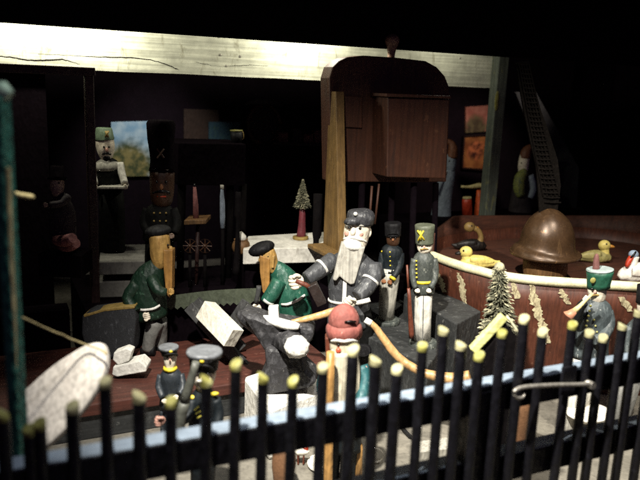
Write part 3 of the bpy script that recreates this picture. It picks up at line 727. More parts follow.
# ------------------------------------------------------------------ anvil on its white block
zb = 7.0
qs = [PZ(243, 372, zb), PZ(262, 366, zb), PZ(333, 383, zb), PZ(332, 394, zb), PZ(270, 409, zb)]
cen = sum((Vector(q) for q in qs), Vector()) / 5
solid('white_block', 'chunky white painted block under the grey anvil', 'block', prismz([PZ(244, 376, zb), PZ(290, 361, zb), PZ(331, 386, zb), PZ(270, 409, zb)], 0, zb), 'knob_white', bevel=.5, jit=.0)
t = T('anvil', 'dark grey carved anvil with a white rounded horn tip', 'anvil', PZ(289, 388, zb))
t.plate('foot', 'anvil_grey', [(256, 390), (270, 396), (312, 388), (318, 381), (306, 370), (301, 350), (264, 348), (266, 366)], -2.4, 2.6, bevel=.5, jit=.15)
m = MB(); q = [(238, 313, 5, 4.8), (246, 318, 8, 4.2), (266, 330, 11, 2.2), (284, 339, 13.5, -.4), (293, 344, 12.5, -2.8), (296, 346, 10.5, -4.2)]
t.rod('face', 'anvil_grey', q, n=7, jit=.2)
t.plate('shoulder', 'anvil_grey', [(240, 314), (256, 316), (268, 321), (300, 325), (313, 327), (315, 336), (306, 350), (300, 358), (268, 358), (254, 334)], -1.2, 2.6, bevel=.5, jit=.2)
t.ball('horn_tip', 'knob_white', 297, 347, (11.5, 11), t.o, d=-4.8, rough=.18, yr=9)
t = T('white_cup', 'tiny white block standing upright on the anvil top', 'block', PY(272, 326, 79.5))
t.plate('block', 'knob_white', [(268, 308), (278, 307), (279.5, 326), (269, 327)], -.6, .7, bevel=.12, jit=.05)
t = T('white_shoe', 'white carved shoe lying flat on top of the anvil', 'shoe', PY(283, 330, 77))
t.rod('sole', 'knob_white', [(262, 318, 3, 1.5), (270, 320, 4.6, .8), (282, 324, 5, 0), (294, 326, 4.6, -.4), (299, 327, 2.6, -.5)], flat=1, smooth=3, jit=.1)
t = T('tool_handle', 'orange wooden tool handle lying across the anvil top', 'handle', PY(310, 318, 77.5))
t.rod('shaft', 'wood_handle', [(288, 323, 2.4), (300, 320.5, 3), (318, 316, 3.6), (335, 311, 3.8), (342, 309, 3.4)], smooth=3, d=-.5)

# ------------------------------------------------------------------ the smith with the long beard
t = T('bearded_smith', 'long bearded man in dark grey coat and peaked cap behind anvil', 'figure', PZ(349, 352, zp))
for x, y in ((337, 353), (364, 350)):
    t.rod('leg', 'coat_dark', [(x, y, 8), (x, 330, 9), (x - (x - 350) * .2, 310, 10)], smooth=2)
    t.rod('boot', 'hat_black', [(x - 2, y + 1, 8, -2.4), (x, y - 2, 8.5, -.6), (x, y - 2, 7, .8)], flat=.7, smooth=2)
co = t.rod('coat', 'smith_grey', [(349, 326, 22), (349, 312, 21), (349, 300, 20), (350, 284, 22), (352, 270, 25), (353, 261, 23), (354, 255, 15), (355, 250, 8)], flat=.62, smooth=3)
t.rod('belt', 'white_line', [(349, 301, 20.9), (349, 298.5, 20.9)], flat=.66, parent=co)
t.plate('front_band', 'white_line', [(343, 281), (347, 280), (346, 305), (342, 304)], -2.35, -1.6, parent=co, bevel=.06)
hd = t.rod('head', 'skin_white', [(354, 252, 8), (354.5, 245, 11), (356, 236, 12.4), (357.5, 228, 12.6), (359, 220, 12)], smooth=3)
t.eyes(hd, ((349.3, 227.5), (360, 228.3)), 1.5, -1.86)
t.ball('nose', 'skin_white', 353, 231.5, (2.5, 4.2), hd, d=-2.0, rot=8)
t.ball('cheek', 'pink', 346.8, 233.5, (2.4, 2.4), hd, d=-1.4, yr=1.4); t.ball('cheek', 'pink', 360.5, 234.5, (2.8, 2.4), hd, d=-1.72, yr=1.4)
for bx in ((346.5, 225.6), (358, 225.8)): t.rod('brow', 'beard_grey', [(bx[0], bx[1] + .6, .7, -1.75), (bx[0] + 3, bx[1] - .4, 1.0, -1.98), (bx[0] + 6, bx[1] + .6, .7, -1.8)], parent=hd, smooth=2, n=8)
t.rod('moustache', 'knob_white', [(343.5, 239, .8, -1.2), (348, 238, 1.5, -1.8), (353, 237.2, 1.7, -2.0), (360, 239, 1.5, -1.85), (367, 242, .8, -1.0)], parent=hd, smooth=3)
t.ball('chin', 'knob_white', 352.5, 245, (9.5, 6), hd, d=-1.9, rot=12, yr=8.5)
t.ball('ear', 'skin_white', 369, 232.5, (2.6, 5), hd, d=-.1)
t.plate('beard', 'beard_grey', [(341.5, 242.5), (353, 247.5), (365.5, 247), (361, 262), (354.5, 284), (350.5, 285), (344, 280.5), (339.8, 276.5), (336, 281.5), (332.5, 280), (337, 260)], -2.75, -1.3, parent=hd, bevel=.2, jit=.06)
cp = t.rod('cap', 'smith_cap', [(360, 224, 12.6), (360.5, 219, 13.4), (361.5, 214, 13.4), (362, 210.5, 10.5), (362, 208.8, 5)], smooth=2)
t.rod('visor', 'smith_cap', [(353, 221.6, 8.2, -1.15), (353, 222.4, 8.8, -1.25), (353, 223.3, 8.4, -1.25)], parent=cp, n=16)
t.ball('badge', 'white_line', 355.5, 214, 2.0, cp, d=-2.0)
a = t.rod('arm', 'smith_grey', [(333, 260, 8.5, -.6), (325, 266, 8.5, -1.6), (315, 273, 7.8, -2.6), (306, 279, 6.6, -3.4)], smooth=3)
t.rod('cuff', 'white_line', [(322.5, 266.5, 8.6, -1.9), (320.5, 268, 8.5, -2.1)], parent=a)
t.hand(297, 281.5, 8.6, 'skin_white', a, d=-4.0, ang=-8)
a = t.rod('arm', 'smith_grey', [(373, 265, 9, -.6), (373, 276, 8.8, -1.6), (366, 288, 8, -2.9), (357, 297, 6.6, -3.8)], smooth=3)
t.rod('cuff', 'white_line', [(370.8, 280, 8.9, -2.2), (369.5, 282, 8.8, -2.4)], parent=a)
t.hand(350, 303, 7.2, 'skin_white', a, d=-4.3, ang=40, curl=.8)
t = T('hammer', 'dark brown wooden hammer gripped in the raised fist of the smith', 'hammer', PY(312, 290, 82))
t.rod('handle', 'rifle_brown', [(296, 281, 2.2, -1.0), (306, 285, 2.4, -.8), (317, 293, 2.2, -.3)])
plank(t, 'head', 'hammer_brown', (312, 284), (322, 304), 10, 1.4, -.4, -.4)
t = T('white_peg', 'small white peg sticking out beside the belt of the smith', 'peg', PY(366, 302, 86))
t.rod('peg', 'white_line', [(357, 303, 2.4), (364, 301.5, 2.6), (370, 299.5, 2.4)])

# ------------------------------------------------------------------ steps at the middle
zst = 8.0
solid('grey_step', 'low grey painted step under the two standing soldiers', 'step', prismz([PZ(338, 322, zst), PZ(384, 290, zst), PZ(462, 322, zst), PZ(428, 366, zst)], 0, zst), 'step_grey', bevel=.2)
zt = PY(457, 322, 80).z
solid('grey_box', 'taller dark grey box behind the soldier with a rifle', 'box', prismz([PZ(404, 294, zt), PZ(424, 280, zt), PZ(481, 311, zt), PZ(457, 324, zt)], 0, zt), 'step_grey', bevel=.2)

# ------------------------------------------------------------------ toy soldiers on the step
t = T('toy_soldier', 'grey coated toy soldier in white trousers with yellow belt and tall shako', 'toy soldier', PZ(423, 345, zst), group='toy soldiers')
t.rod('base', 'sold_coat', [(423, 347.5, 14), (423, 346, 14.2), (423, 341, 14), (423, 340.5, 13)])
lg = t.rod('trousers', 'white_trouser', [(422.5, 342, 8.4), (422.8, 320, 8.6), (423.5, 300, 8.8), (424, 292, 8.2)], flat=.85)
t.rod('seam', 'grey_legs', [(422.3, 341, .5, -1.1), (423.6, 296, .5, -1.15)], parent=lg, n=6)
co = t.rod('coat', 'sold_coat', [(424, 293.5, 10), (424, 288, 11), (424, 281, 10), (424, 270, 10.6), (424, 261, 11), (424, 255.5, 9), (424.5, 251.5, 5), (424.5, 250, 4)], flat=.78, smooth=3)
t.rod('belt', 'yellow', [(424, 282.3, 10.5), (424, 279.3, 10.5)], flat=.82)
for i in range(5): t.ball('button', 'yellow', 416.3 + .1 * i, 261 + i * 4.1, .95, co, d=-1.0)
hd = t.rod('head', 'skin_white', [(424.5, 253, 4.4), (424.5, 250, 6.6), (424.5, 245, 7.6), (424.5, 240, 7.4)], smooth=2)
t.eyes(hd, ((421.8, 245.6), (427, 245.6)), .95, -1.1)
t.ball('nose', 'pink', 424.2, 247, (1, 1.5), hd, d=-1.2)
t.rod('moustache', 'ochre', [(420.5, 249.6, .7, -.9), (424.3, 248.8, .9, -1.15), (428, 249.6, .7, -.9)], parent=hd, smooth=2)
ht = t.rod('shako', 'sold_hat', [(424.5, 243.6, 8.8), (424.5, 242, 8.8), (424.6, 235, 8.9), (424.8, 228, 9.6), (424.8, 225, 9.7), (424.8, 224.6, 9)])
for a, b in (((417.5, 230.5), (424, 240)), ((423.5, 230.5), (418, 240.5)), ((420.5, 231), (421, 240))): t.rod('emblem', 'yellow', [(*a, .9, -1.32), (*b, .9, -1.27)], parent=ht, n=8)
for pts, h, an in (([(414.5, 259, 3.4, -.2), (413, 270, 3.5, -.4), (413.5, 281, 3.1, -.9), (416, 288, 2.8, -1.2)], (417.5, 290.5), 90), ([(433.8, 259, 3.5, -.2), (435.3, 270, 3.6, -.4), (434, 281, 3.2, -.9), (430.5, 288, 2.8, -1.2)], (429, 290.5), 90)):
    a = t.rod('arm', 'sold_coat', pts, smooth=3); t.hand(*h, 2.8, 'skin_white', a, d=-1.4, ang=-an)
t = T('toy_rifle', 'thin reddish brown toy rifle upright beside the grey coated soldier', 'toy rifle', PY(410, 335, 82.5))
t.rod('barrel', 'rifle_brown', [(407, 265, 1.0), (408.6, 290, 1.3)]); t.rod('stock', 'rifle_brown', [(408.5, 288, 1.6), (410, 310, 2.2), (411, 325, 2.6), (411.5, 338, 2.8)], smooth=2)

t = T('toy_soldier', 'dark toy soldier with brown face and yellow epaulettes, half in shade', 'toy soldier', PZ(387, 323, zst), group='toy soldiers')
t.rod('base', 'sold_coat', [(387, 325, 12.5), (387, 319.5, 12.5), (387, 319, 12)])
t.rod('trousers', 'grey_trouser', [(386, 320, 7.6), (387.5, 300, 8.6), (389.5, 280, 9.4), (390.5, 268, 9.4)], flat=.8)
co = t.rod('coat', 'coat_navy', [(391, 272, 10.2), (391.5, 264, 9.6), (392, 254, 11), (392, 248, 9.5), (392.5, 244.5, 5), (392.5, 243, 4)], flat=.75, smooth=3)
hd = t.rod('head', 'skin_dark', [(393, 246, 4), (393, 243, 6), (393, 237, 6.6), (393, 232, 6.4)], smooth=2)
t.eyes(hd, ((390.6, 238), (395.5, 238)), .9, -1.05)
t.ball('nose', 'skin_brown', 393, 240, (1, 1.4), hd, d=-1.1)
t.rod('shako', 'hat_black', [(393, 235.5, 8), (393, 234.5, 7.8), (393, 226, 8), (393, 223, 8.2), (393, 222.5, 7.5)])
t.rod('visor', 'hat_black', [(393, 235.3, 6, -.7), (393, 236.2, 6, -.8)], n=12)
for x, y in ((383.5, 251.5), (400.5, 254)): t.ball('epaulette', 'yellow', x, y, (2.6, 1.3), d=-.3)
for i in range(4): t.ball('button', 'yellow', 390 + .1 * i, 252 + i * 4.5, .8, co, d=-1.2)
a = t.rod('arm', 'coat_navy', [(400.5, 253, 3.7, -.2), (399.5, 266, 3.7, -.6), (393, 278, 3, -1.6)], smooth=3)
t.rod('cuff', 'yellow', [(393.5, 277.4, 3.4, -1.55), (392, 279.6, 3.2, -1.65)], parent=a); t.hand(390, 282, 2.7, 'skin_brown', a, d=-1.8, ang=-60)
a = t.rod('arm', 'coat_navy', [(383, 253, 3.6), (381, 266, 3.5, -.3), (383, 277, 3, -.8)], smooth=3); t.hand(384, 281, 2.6, 'skin_brown', a, d=-1, ang=-90)

# ------------------------------------------------------------------ man in the red knitted hat
t = T('red_hat_man', 'bearded man in a two tier dusty red hat just behind the fence', 'figure', PY(345, 400, 66), z=0)
t.rod('base', 'drum_brown', [(337, 497, 24), (337, 491, 24)])
for x in (329, 346): t.rod('leg', 'coat_navy', [(x, 492, 8), (x + 2, 470, 8.5), (x + 4, 440, 9.5)], smooth=2)
co = t.rod('coat', 'coat_navy', [(341, 448, 21), (342, 430, 20), (343, 405, 20.5), (344, 380, 20), (344.5, 366, 17), (344.5, 357, 9)], flat=.75, smooth=3)
hd = t.rod('head', 'beard_cream', [(344, 364, 10), (344, 356, 13.5), (344, 345, 15), (344, 334, 15)], smooth=2, label='whitish painted head')
t.eyes(hd, ((338.5, 344.6), (350.5, 344.8)), 1.5, -1.6)
t.rod('brow', 'knob_white', [(331.5, 341, 1.4, -.9), (337, 339.6, 2.4, -1.6), (344, 340.6, 1.8, -1.8), (351, 339.6, 2.4, -1.6), (357, 341, 1.4, -.9)], parent=hd, smooth=3)
t.ball('nose', 'red_nose', 338.3, 350.3, (2.6, 2.6), hd, d=-1.7)
t.rod('mouth', 'pink', [(340, 359, 1.3, -1.75), (345, 358.2, 1.7, -1.85), (350, 358.8, 1.2, -1.7)], parent=hd, smooth=2)
t.plate('beard', 'beard_cream', [(331, 352), (337, 355.5), (352, 355.5), (358, 351), (360.5, 372), (360, 400), (356, 425), (347, 436), (338, 428), (333, 400)], -2.35, -.9, parent=hd, bevel=.25, jit=.08)
t.plate('hair', 'rifle_brown', [(325, 338), (331, 337), (331, 366), (326, 362)], -.6, 1.2, parent=hd, bevel=.2)
ht = t.rod('hat', 'red_hat', [(344, 324.5, 14.6), (344, 319, 15.2), (344, 313, 13.6), (344, 308, 10), (344, 304.8, 5), (344, 304, 1.5)], smooth=3, jit=.08)
t.rod('hat_roll', 'red_hat', [(344, 338.5, 14.5), (344, 335, 17.2), (344, 330, 18), (344, 325, 17), (344, 322.6, 14)], parent=ht, smooth=3, jit=.1)
t.rod('hat_notch', 'eye_dark', [(344.5, 322, .9, -1.75), (350, 321.6, 1.3, -1.75), (356, 321.6, .9, -1.45)], parent=ht, n=8)
a = t.rod('arm', 'teal', [(361, 366, 7, -.6), (365, 380, 7.6, -1.2), (362, 396, 6.6, -2.2), (354, 408, 5.4, -3)], smooth=3); t.hand(349, 413, 5, 'pink', a, d=-3.2, ang=20)
a = t.rod('arm', 'teal', [(327, 368, 6.5, -.6), (323, 384, 7, -1.4), (325, 400, 6, -2.4)], smooth=3); t.hand(329, 407, 5, 'pink', a, d=-2.9, ang=150)
t = T('wooden_staff', 'tan wooden plank upright along the red hatted man and beard', 'staff', PY(330, 420, 63.2), z=0)
t.rod('pole', 'wood_tan', [(330.5, 352, 4.2), (330, 380, 4.8), (328, 480, 4.6), (327, 510, 4.6)], n=8)
t = T('pink_charm', 'small pink carved piece beside the teal sleeve of the red hatted man', 'charm', PY(369, 376, 64))
t.rod('piece', 'pink', [(365, 366, 1.5), (368, 374, 3.4), (370.5, 384, 3.6), (372, 396, 2.8), (378, 404, 2)], smooth=3)

# curved wooden handle
t = T('curved_handle', 'curved tan wooden tool handle with a white tip, leaning on the step', 'handle', PY(410, 365, 73))
t.rod('shaft', 'wood_handle', [(366.5, 320.5, 3.0, .8), (374, 326, 3.4, .6), (383, 338, 3.9, .2), (396, 355, 4.2, -.4), (410, 366, 4.2, -1), (424, 373, 4.4, -1.6), (440, 377, 5.2, -2.2), (456, 378.5, 6, -2.6), (470, 376, 5.5, -3)], smooth=4)
t.rod('tip', 'knob_white', [(365, 319.6, 3.0, .85), (371, 323.4, 3.7, .65)])

# ------------------------------------------------------------------ soldiers in flat caps at the lower left
t = T('flat_cap_soldier', 'soldier in a large grey topped flat cap and navy coat behind fence', 'toy soldier', PY(203, 400, 64), group='soldiers in flat caps', z=0)
t.rod('base', 'sold_coat', [(202, 508, 20), (202, 503, 20)])
t.rod('legs', 'coat_navy', [(202, 504, 12), (203, 470, 13), (203, 436, 15)], flat=.8)
co = t.rod('coat', 'coat_navy', [(204, 446, 18), (204, 425, 15.5), (204, 408, 16), (204, 399, 15.5), (204, 392, 10), (204, 386, 6)], flat=.75, smooth=3)
hd = t.rod('head', 'skin_white', [(204, 390, 6), (204, 384, 9.6), (204, 375, 11.8), (204, 366, 12)], smooth=2)
t.eyes(hd, ((199, 374), (208, 374)), 1.2, -1.25)
t.ball('nose', 'pink', 203, 378, (1.6, 2.4), hd, d=-1.45)
t.rod('moustache', 'knob_white', [(197, 382, 1.2, -.95), (203, 380.8, 1.8, -1.35), (209, 382, 1.2, -.95)], parent=hd, smooth=2)
cp = t.rod('cap', 'hat_black', [(204, 369, 13.6), (204, 366, 13.8), (204.3, 359, 15), (204.5, 354.5, 17.4)])
t.rod('cap_top', 'cap_top', [(204.5, 354.8, 17.6), (204.5, 352, 18.2), (204.5, 350.6, 17.6), (204.5, 350, 15)], parent=cp)
t.rod('visor', 'hat_black', [(202.5, 368, 11.5, -.7), (202, 370.5, 12.5, -.9)], parent=cp); t.ball('badge', 'yellow', 202, 361, (2.6, 2.2), cp, d=-1.6)
for x, y in ((193, 397.5), (214, 394)): t.ball('epaulette', 'yellow', x, y, (5, 2.2), d=-.5, rot=10 if x < 200 else -10)
a = t.rod('arm', 'coat_navy', [(192, 400, 5.6, -.6), (190, 412, 5.6, -1.2), (181, 421, 5, -2), (170, 424, 4.4, -2.8)], smooth=3)
for i in range(3): t.rod('stripe', 'stripe_yel', [(194.5 + i * 1.2, 410 + i * 4.2, 1.0, -1.95), (199 + i * 1.2, 406.5 + i * 4.6, 1.0, -1.85)], parent=co, n=6)
t.hand(160.5, 421, 6.0, 'pink', a, d=-3.1, ang=10)
a = t.rod('arm', 'coat_navy', [(215, 399, 5.6, -.2), (219, 412, 5.4, -.4), (217, 426, 5, -1)], smooth=3); t.hand(215, 433, 4.4, 'pink', a, d=-1.2, ang=-90)
t = T('toy_rifle', 'thick olive grey toy rifle slanting across the large flat cap soldier', 'toy rifle', PY(186, 400, 61))
t.rod('barrel', 'gun_grey', [(196, 362, 3.4), (191, 380, 4.4), (184, 404, 5)], smooth=2); t.rod('stock', 'gun_grey', [(184.5, 402, 5.2), (180, 420, 6), (176, 440, 6.6)], smooth=2)

t = T('flat_cap_soldier', 'smaller soldier in flat cap with yellow collar on the red platform edge', 'toy soldier', PY(170, 390, 76), group='soldiers in flat caps', z=0)
t.rod('base', 'sold_coat', [(168, 453, 13), (168, 449, 13)])
t.rod('legs', 'coat_slate', [(168, 450, 8), (169, 425, 8.5), (170, 400, 10)], flat=.8)
co = t.rod('coat', 'coat_slate', [(170.5, 408, 11.5), (171, 392, 10.5), (171, 378, 11.5), (170.5, 372, 9.5), (170, 367, 5)], flat=.75, smooth=3)
t.rod('collar', 'yellow', [(170.3, 369.6, 7.4), (170.2, 366.6, 6.6)])
hd = t.rod('head', 'skin_white', [(170, 368, 4.6), (170, 363, 6), (170, 356, 6.6), (170, 351, 6.6)], smooth=2)
t.eyes(hd, ((167.5, 357.5), (172.5, 357.5)), .9, -.85)
t.ball('nose', 'pink', 170, 360, (1, 1.4), hd, d=-.95)
cp = t.rod('cap', 'hat_black', [(169.5, 354, 7.8), (169, 351, 8.2), (168.6, 348.5, 9.2)])
t.rod('cap_top', 'cap_top', [(168.5, 348.8, 9.6), (168.5, 346.6, 10), (168.5, 346, 9.4)], parent=cp)
t.rod('visor', 'hat_black', [(171, 354.5, 6.6, -.5), (171, 356, 7, -.6)], parent=cp); t.ball('badge', 'yellow', 170.8, 351.5, (1.8, 1.5), cp, d=-1.05)
for pts, h in (([(161, 375, 3.6), (159, 387, 3.6, -.5), (163, 398, 3.2, -1.3)], (165, 401)), ([(180.5, 374, 3.6), (183, 385, 3.6, -.6), (179, 394, 3.2, -1.5)], (176, 397))):
    a = t.rod('arm', 'coat_slate', pts, smooth=3); t.hand(*h, 3, 'skin_white', a, d=-1.7, ang=-70)

# ------------------------------------------------------------------ tub with ducks
zr = 18.0
front = [PZ(x, y, zr) for x, y in ((430, 256), (444, 261.5), (460, 267), (480, 272.5), (500, 277), (530, 281), (560, 283.3), (600, 285.8), (640, 288))]
loop = [(p.x, p.y) for p in front] + [(98, 66), (113, 70), (124, 84), (122, 104), (109, 113), (91, 113.5), (77, 109.5), (69, 103)]
cl = catmull(loop + [loop[0]], 5)[:-1]
nL = len(cl); ctr = Vector((sum(p[0] for p in cl) / nL, sum(p[1] for p in cl) / nL))
tub = bpy.data.objects.new('red_tub', None); C.objects.link(tub); tub.location = Vector((ctr.x, ctr.y, 0)) * U
tag(tub, 'large red brown oval tub with cream rim and ragged pale streaks', 'tub')
def off(p, k): v = Vector(p) - ctr; return ctr + v * k
m = MB(); levels = [(0, .86), (4, .88), (9, .92), (14, .965), (zr, 1.0)]
vs = []; fs = []
for z, k in levels:
    for p in cl: q = off(p, k); vs.append((q.x, q.y, z))
for i in range(len(levels) - 1):
    for k in range(nL):
        k2 = (k + 1) % nL; fs.append((i*nL + k, i*nL + k2, (i+1)*nL + k2, (i+1)*nL + k))
b0_ = len(vs)
for z, kk in ((zr, .965), (15.4, .95)):
    for p in cl: q = off(p, kk); vs.append((q.x, q.y, z))
i4 = (len(levels) - 1) * nL
for k in range(nL):
    k2 = (k + 1) % nL
    fs.append((i4 + k, i4 + k2, b0_ + k2, b0_ + k)); fs.append((b0_ + k, b0_ + k2, b0_ + nL + k2, b0_ + nL + k))
m.add(vs, fs, True); under(m.build('hull', 'hull_red'), tub)
under(MB().add([(*off(p, .955), 15.8) for p in cl], [list(range(nL))], False).build('deck', 'deck_red'), tub)
rp = [Vector((*off(p, .985), zr + .15)) for p in cl] 
m = MB(); vs = []; fs = []; nn = 10
rp = rp[:46]
for i, p in enumerate(rp):
    tg = (rp[min(i+1, len(rp)-1)] - rp[max(i-1, 0)]).normalized(); b = Vector((0, 0, 1)); a = b.cross(tg).normalized()
    for k in range(nn):
        w = 2 * math.pi * k / nn; vs.append(p + a * math.cos(w) * .75 + b * math.sin(w) * .72)
for i in range(len(rp) - 1):
    i2 = i + 1
    for k in range(nn):
        k2 = (k + 1) % nn; fs.append((i*nn + k, i*nn + k2, i2*nn + k2, i2*nn + k))
fs.append(list(range(nn))); fs.append([(len(rp) - 1) * nn + k for k in range(nn)][::-1])
m.add(vs, fs, True); under(m.build('rim', 'rim_cream', jit=.06, jf=.3), tub)
bk = [off(p, .97) for p in cl[44:] + cl[:1]]; hi = []
for p in bk:                                # the tub's high back rises towards the rear
    d_ = math.hypot(p.x, p.y); 
    q_ = RW.transposed() @ (Vector((p.x, p.y, zr)) - EYE); px_ = 320 + F * q_.x / -q_.z
    zt_ = PY(px_, 216 + max(0, 455 - px_) * .8, p.y).z
    hi.append(max(zr, zt_))
n_b = len(bk); cb_ = Vector((ctr.x, ctr.y, 0)); m = MB(); vs = []; fs = []
for p, h in zip(bk, hi):
    o2 = off((p.x, p.y), 1.03)
    vs += [(p.x, p.y, 15), (p.x, p.y, h), (o2.x, o2.y, h), (o2.x, o2.y, 15)]
for i in range(n_b - 1):
    for k in range(4): k2 = (k + 1) % 4; fs.append((i*4 + k, i*4 + k2, (i+1)*4 + k2, (i+1)*4 + k))
fs += [(0, 1, 2, 3), tuple((n_b - 1) * 4 + k for k in (3, 2, 1, 0))]
m.add(vs, fs, True); under(m.build('high_back', 'deck_red'), tub)
# ragged cream streaks, thin raised paint following the hull
def in_hull(p):
    z = min(max(p.z, 0), zr); k = 1.0
    for (za, ka), (zb_, kb) in zip(levels, levels[1:]):
        if za <= z <= zb_: k = ka + (kb - ka) * (z - za) / (zb_ - za)
    c_ = Vector((p.x, p.y)); ins = False; j = nL - 1
    for i in range(nL):
        a = off(cl[i], k); b = off(cl[j], k)
        if (a.y > c_.y) != (b.y > c_.y) and c_.x < (b.x - a.x) * (c_.y - a.y) / (b.y - a.y) + a.x: ins = not ins
        j = i
    return ins
def hull_pt_fast(px, py):
    r = ray(px, py); t_ = .07
    while t_ < .22:
        if in_hull(EYE + r * t_):
            lo, hi = t_ - .002, t_
            for _ in range(9):
                md = (lo + hi) / 2
                if in_hull(EYE + r * md): hi = md
                else: lo = md
            return EYE + r * hi
        t_ += .002
    return None
random.seed(11)
def streak(path):
    m = MB(); pts = []
    for (xa, ya, wa), (xb, yb, wb) in zip(path, path[1:]):
        n = max(2, int((yb - ya) / 1.6))
        for i in range(n):
            f = i / n; pts.append((xa + (xb - xa) * f, ya + (yb - ya) * f, wa + (wb - wa) * f))
    L_, R_ = [], []
    for x, y, w in pts:
        a = hull_pt_fast(x - w * (.8 + .75 * noise.noise(Vector((y * .22, x, 1))) + random.uniform(-.18, .18)), y + random.uniform(-.5, .5)); b = hull_pt_fast(x + w * (.8 + .75 * noise.noise(Vector((y * .22, x, 7))) + random.uniform(-.18, .18)), y + random.uniform(-.5, .5))
        if a is None or b is None: continue
        L_.append(a - ray(x, y).normalized() * .12); R_.append(b - ray(x, y).normalized() * .12)
    if len(L_) < 2: return
    n = len(L_); Cn = []
    for a, b in zip(L_, R_):
        q_ = RW.transposed() @ ((a + b) / 2 - EYE); h_ = hull_pt_fast(320 + F * q_.x / -q_.z, 240 - F * q_.y / -q_.z)
        Cn.append((h_ if h_ is not None else (a + b) / 2) - ray(540, 300).normalized() * .14)
    dn = Vector((.3, .95, 0)).normalized() * .6; vs = L_ + Cn + R_; k = len(vs); vs = vs + [v + dn for v in vs]; fs = []
    for i in range(n - 1):
        for c_ in (0, n): fs += [(c_ + i, c_ + n + i, c_ + n + i + 1, c_ + i + 1), (k + c_ + i + 1, k + c_ + n + i + 1, k + c_ + n + i, k + c_ + i)]
        fs += [(i, i + 1, k + i + 1, k + i), (2*n + i + 1, 2*n + i, k + 2*n + i, k + 2*n + i + 1)]
    for e in (0, n - 1): fs += [(e, n + e, k + n + e, k + e), (n + e, 2*n + e, k + 2*n + e, k + n + e)]
    m.add(vs, fs, False)
    under(m.build('paint_streak', 'streak_cream'), tub)
for p in ([(434, 268, 2), (440, 280, 4), (445, 294, 2)], [(458, 273, 2), (462, 285, 4), (465, 305, 3.5), (468, 322, 3)], [(513, 283, 1.5), (515, 290, 5), (533 - 15, 300, 4)], [(532, 284, 2), (534, 298, 5), (538, 314, 5), (545, 330, 4), (549, 345, 3)],
          [(561, 289, 2), (564, 297, 5.5), (570, 306, 2)], [(541, 325, 3), (543, 345, 4)], [(621, 297, 3), (626, 305, 5), (631, 313, 1.5)], [(600, 345, 3), (596, 352, 5)]): streak(p)
zd = 15.85
def duck(name, label, px, py, s, flip, mats, head=(0, 0), neck=None, d=0, z=zd):
    t = T(name, label, 'toy duck', PZ(px, py, z))
    k = -1 if flip else 1                 # +1 faces left
    X = lambda a: px + a * k * s
    Y_ = lambda b: py + b * s
    bm, hm, bk = mats
    t.rod('body', bm, [(X(-14), Y_(-3), 3 * s), (X(-9), Y_(-5.5), 6 * s), (X(0), Y_(-6), 7.2 * s), (X(10), Y_(-6), 6 * s), (X(19), Y_(-5), 3.4 * s), (X(25), Y_(-6.5), .9 * s)], smooth=3)
    t.rod('wing', bm, [(X(-5), Y_(-8), 2 * s, -6 * s * t.s), (X(3), Y_(-7), 4 * s, -6 * s * t.s), (X(12), Y_(-6.5), 3 * s, -5.4 * s * t.s), (X(19), Y_(-6), .8 * s, -4 * s * t.s)], flat=.4, smooth=3)
    hx, hy = head
    t.rod('neck', hm, [(X(-8), Y_(-6), 5.4 * s), (X(-9 + (hx + 9) * .4), Y_(-12), 4.4 * s), (X(hx), Y_(hy), 4.4 * s)] if not neck else [(X(a), Y_(b), r * s) for a, b, r in neck], smooth=3)
    hd = t.ball('head', hm, X(hx), Y_(hy), (6.6 * s, 6 * s), yr=5.6 * s)
    t.rod('beak', bk, [(X(hx - 5), Y_(hy + .5), 2.2 * s), (X(hx - 9), Y_(hy + 1.2), 1.7 * s), (X(hx - 11), Y_(hy + 1.6), 1.0 * s)], parent=hd, flat=1.3)
    t.ball('eye', 'eye_dark', X(hx - 2.5), Y_(hy - 1.5), .9 * s, hd, d=-5.2 * s * t.s)
    return t
duck('toy_duck', 'bright yellow wooden duck with dark bill on the tub edge', 475, 268, 1.0, False, ('duck_yellow', 'duck_yellow', 'duck_dark'), head=(-9, -16))
duck('toy_duck', 'dark bodied wooden duck with ochre curled neck behind the yellow duck', 473, 250, .85, True, ('duck_dark', 'duck_neck', 'orange'), head=(4, -27), neck=[(-7, -7, 4.4), (-9.5, -15, 3.2), (-6, -23, 3), (2, -27, 3.4)])
duck('toy_duck', 'olive yellow wooden duck with orange bill facing right near the bell', 597, 262, .92, True, ('duck_olive', 'duck_yellow', 'orange'), head=(-8, -18))
t = T('toy_goose', 'white wooden goose with red bill at the right edge of the tub', 'toy goose', PZ(634, 282, zd))
t.rod('body', 'goose_white', [(619, 278, 3), (624, 275, 7), (634, 273, 10), (648, 271, 9), (660, 268, 3)], smooth=3)
t.rod('neck', 'goose_white', [(630, 270, 6), (633, 262, 4.4), (635, 256, 4)], smooth=3)
hd = t.ball('head', 'goose_blue', 633.5, 254.5, (5, 4.4)); t.rod('bill', 'red_paint', [(631, 257, 2.6, -.4), (628.5, 262, 2.6, -.7), (626.5, 267, 1.6, -.9)], parent=hd, flat=1.2, smooth=2)
t.rod('eye_stripe', 'eye_dark', [(630, 259, .8, -.85), (634, 254, .9, -.9), (636, 251.5, .7, -.7)], parent=hd, n=8)
t.rod('wing', 'goose_white', [(632, 272, 4, -1.5), (642, 272, 5, -1.6), (652, 270, 2, -1.2)], flat=.5, smooth=3)

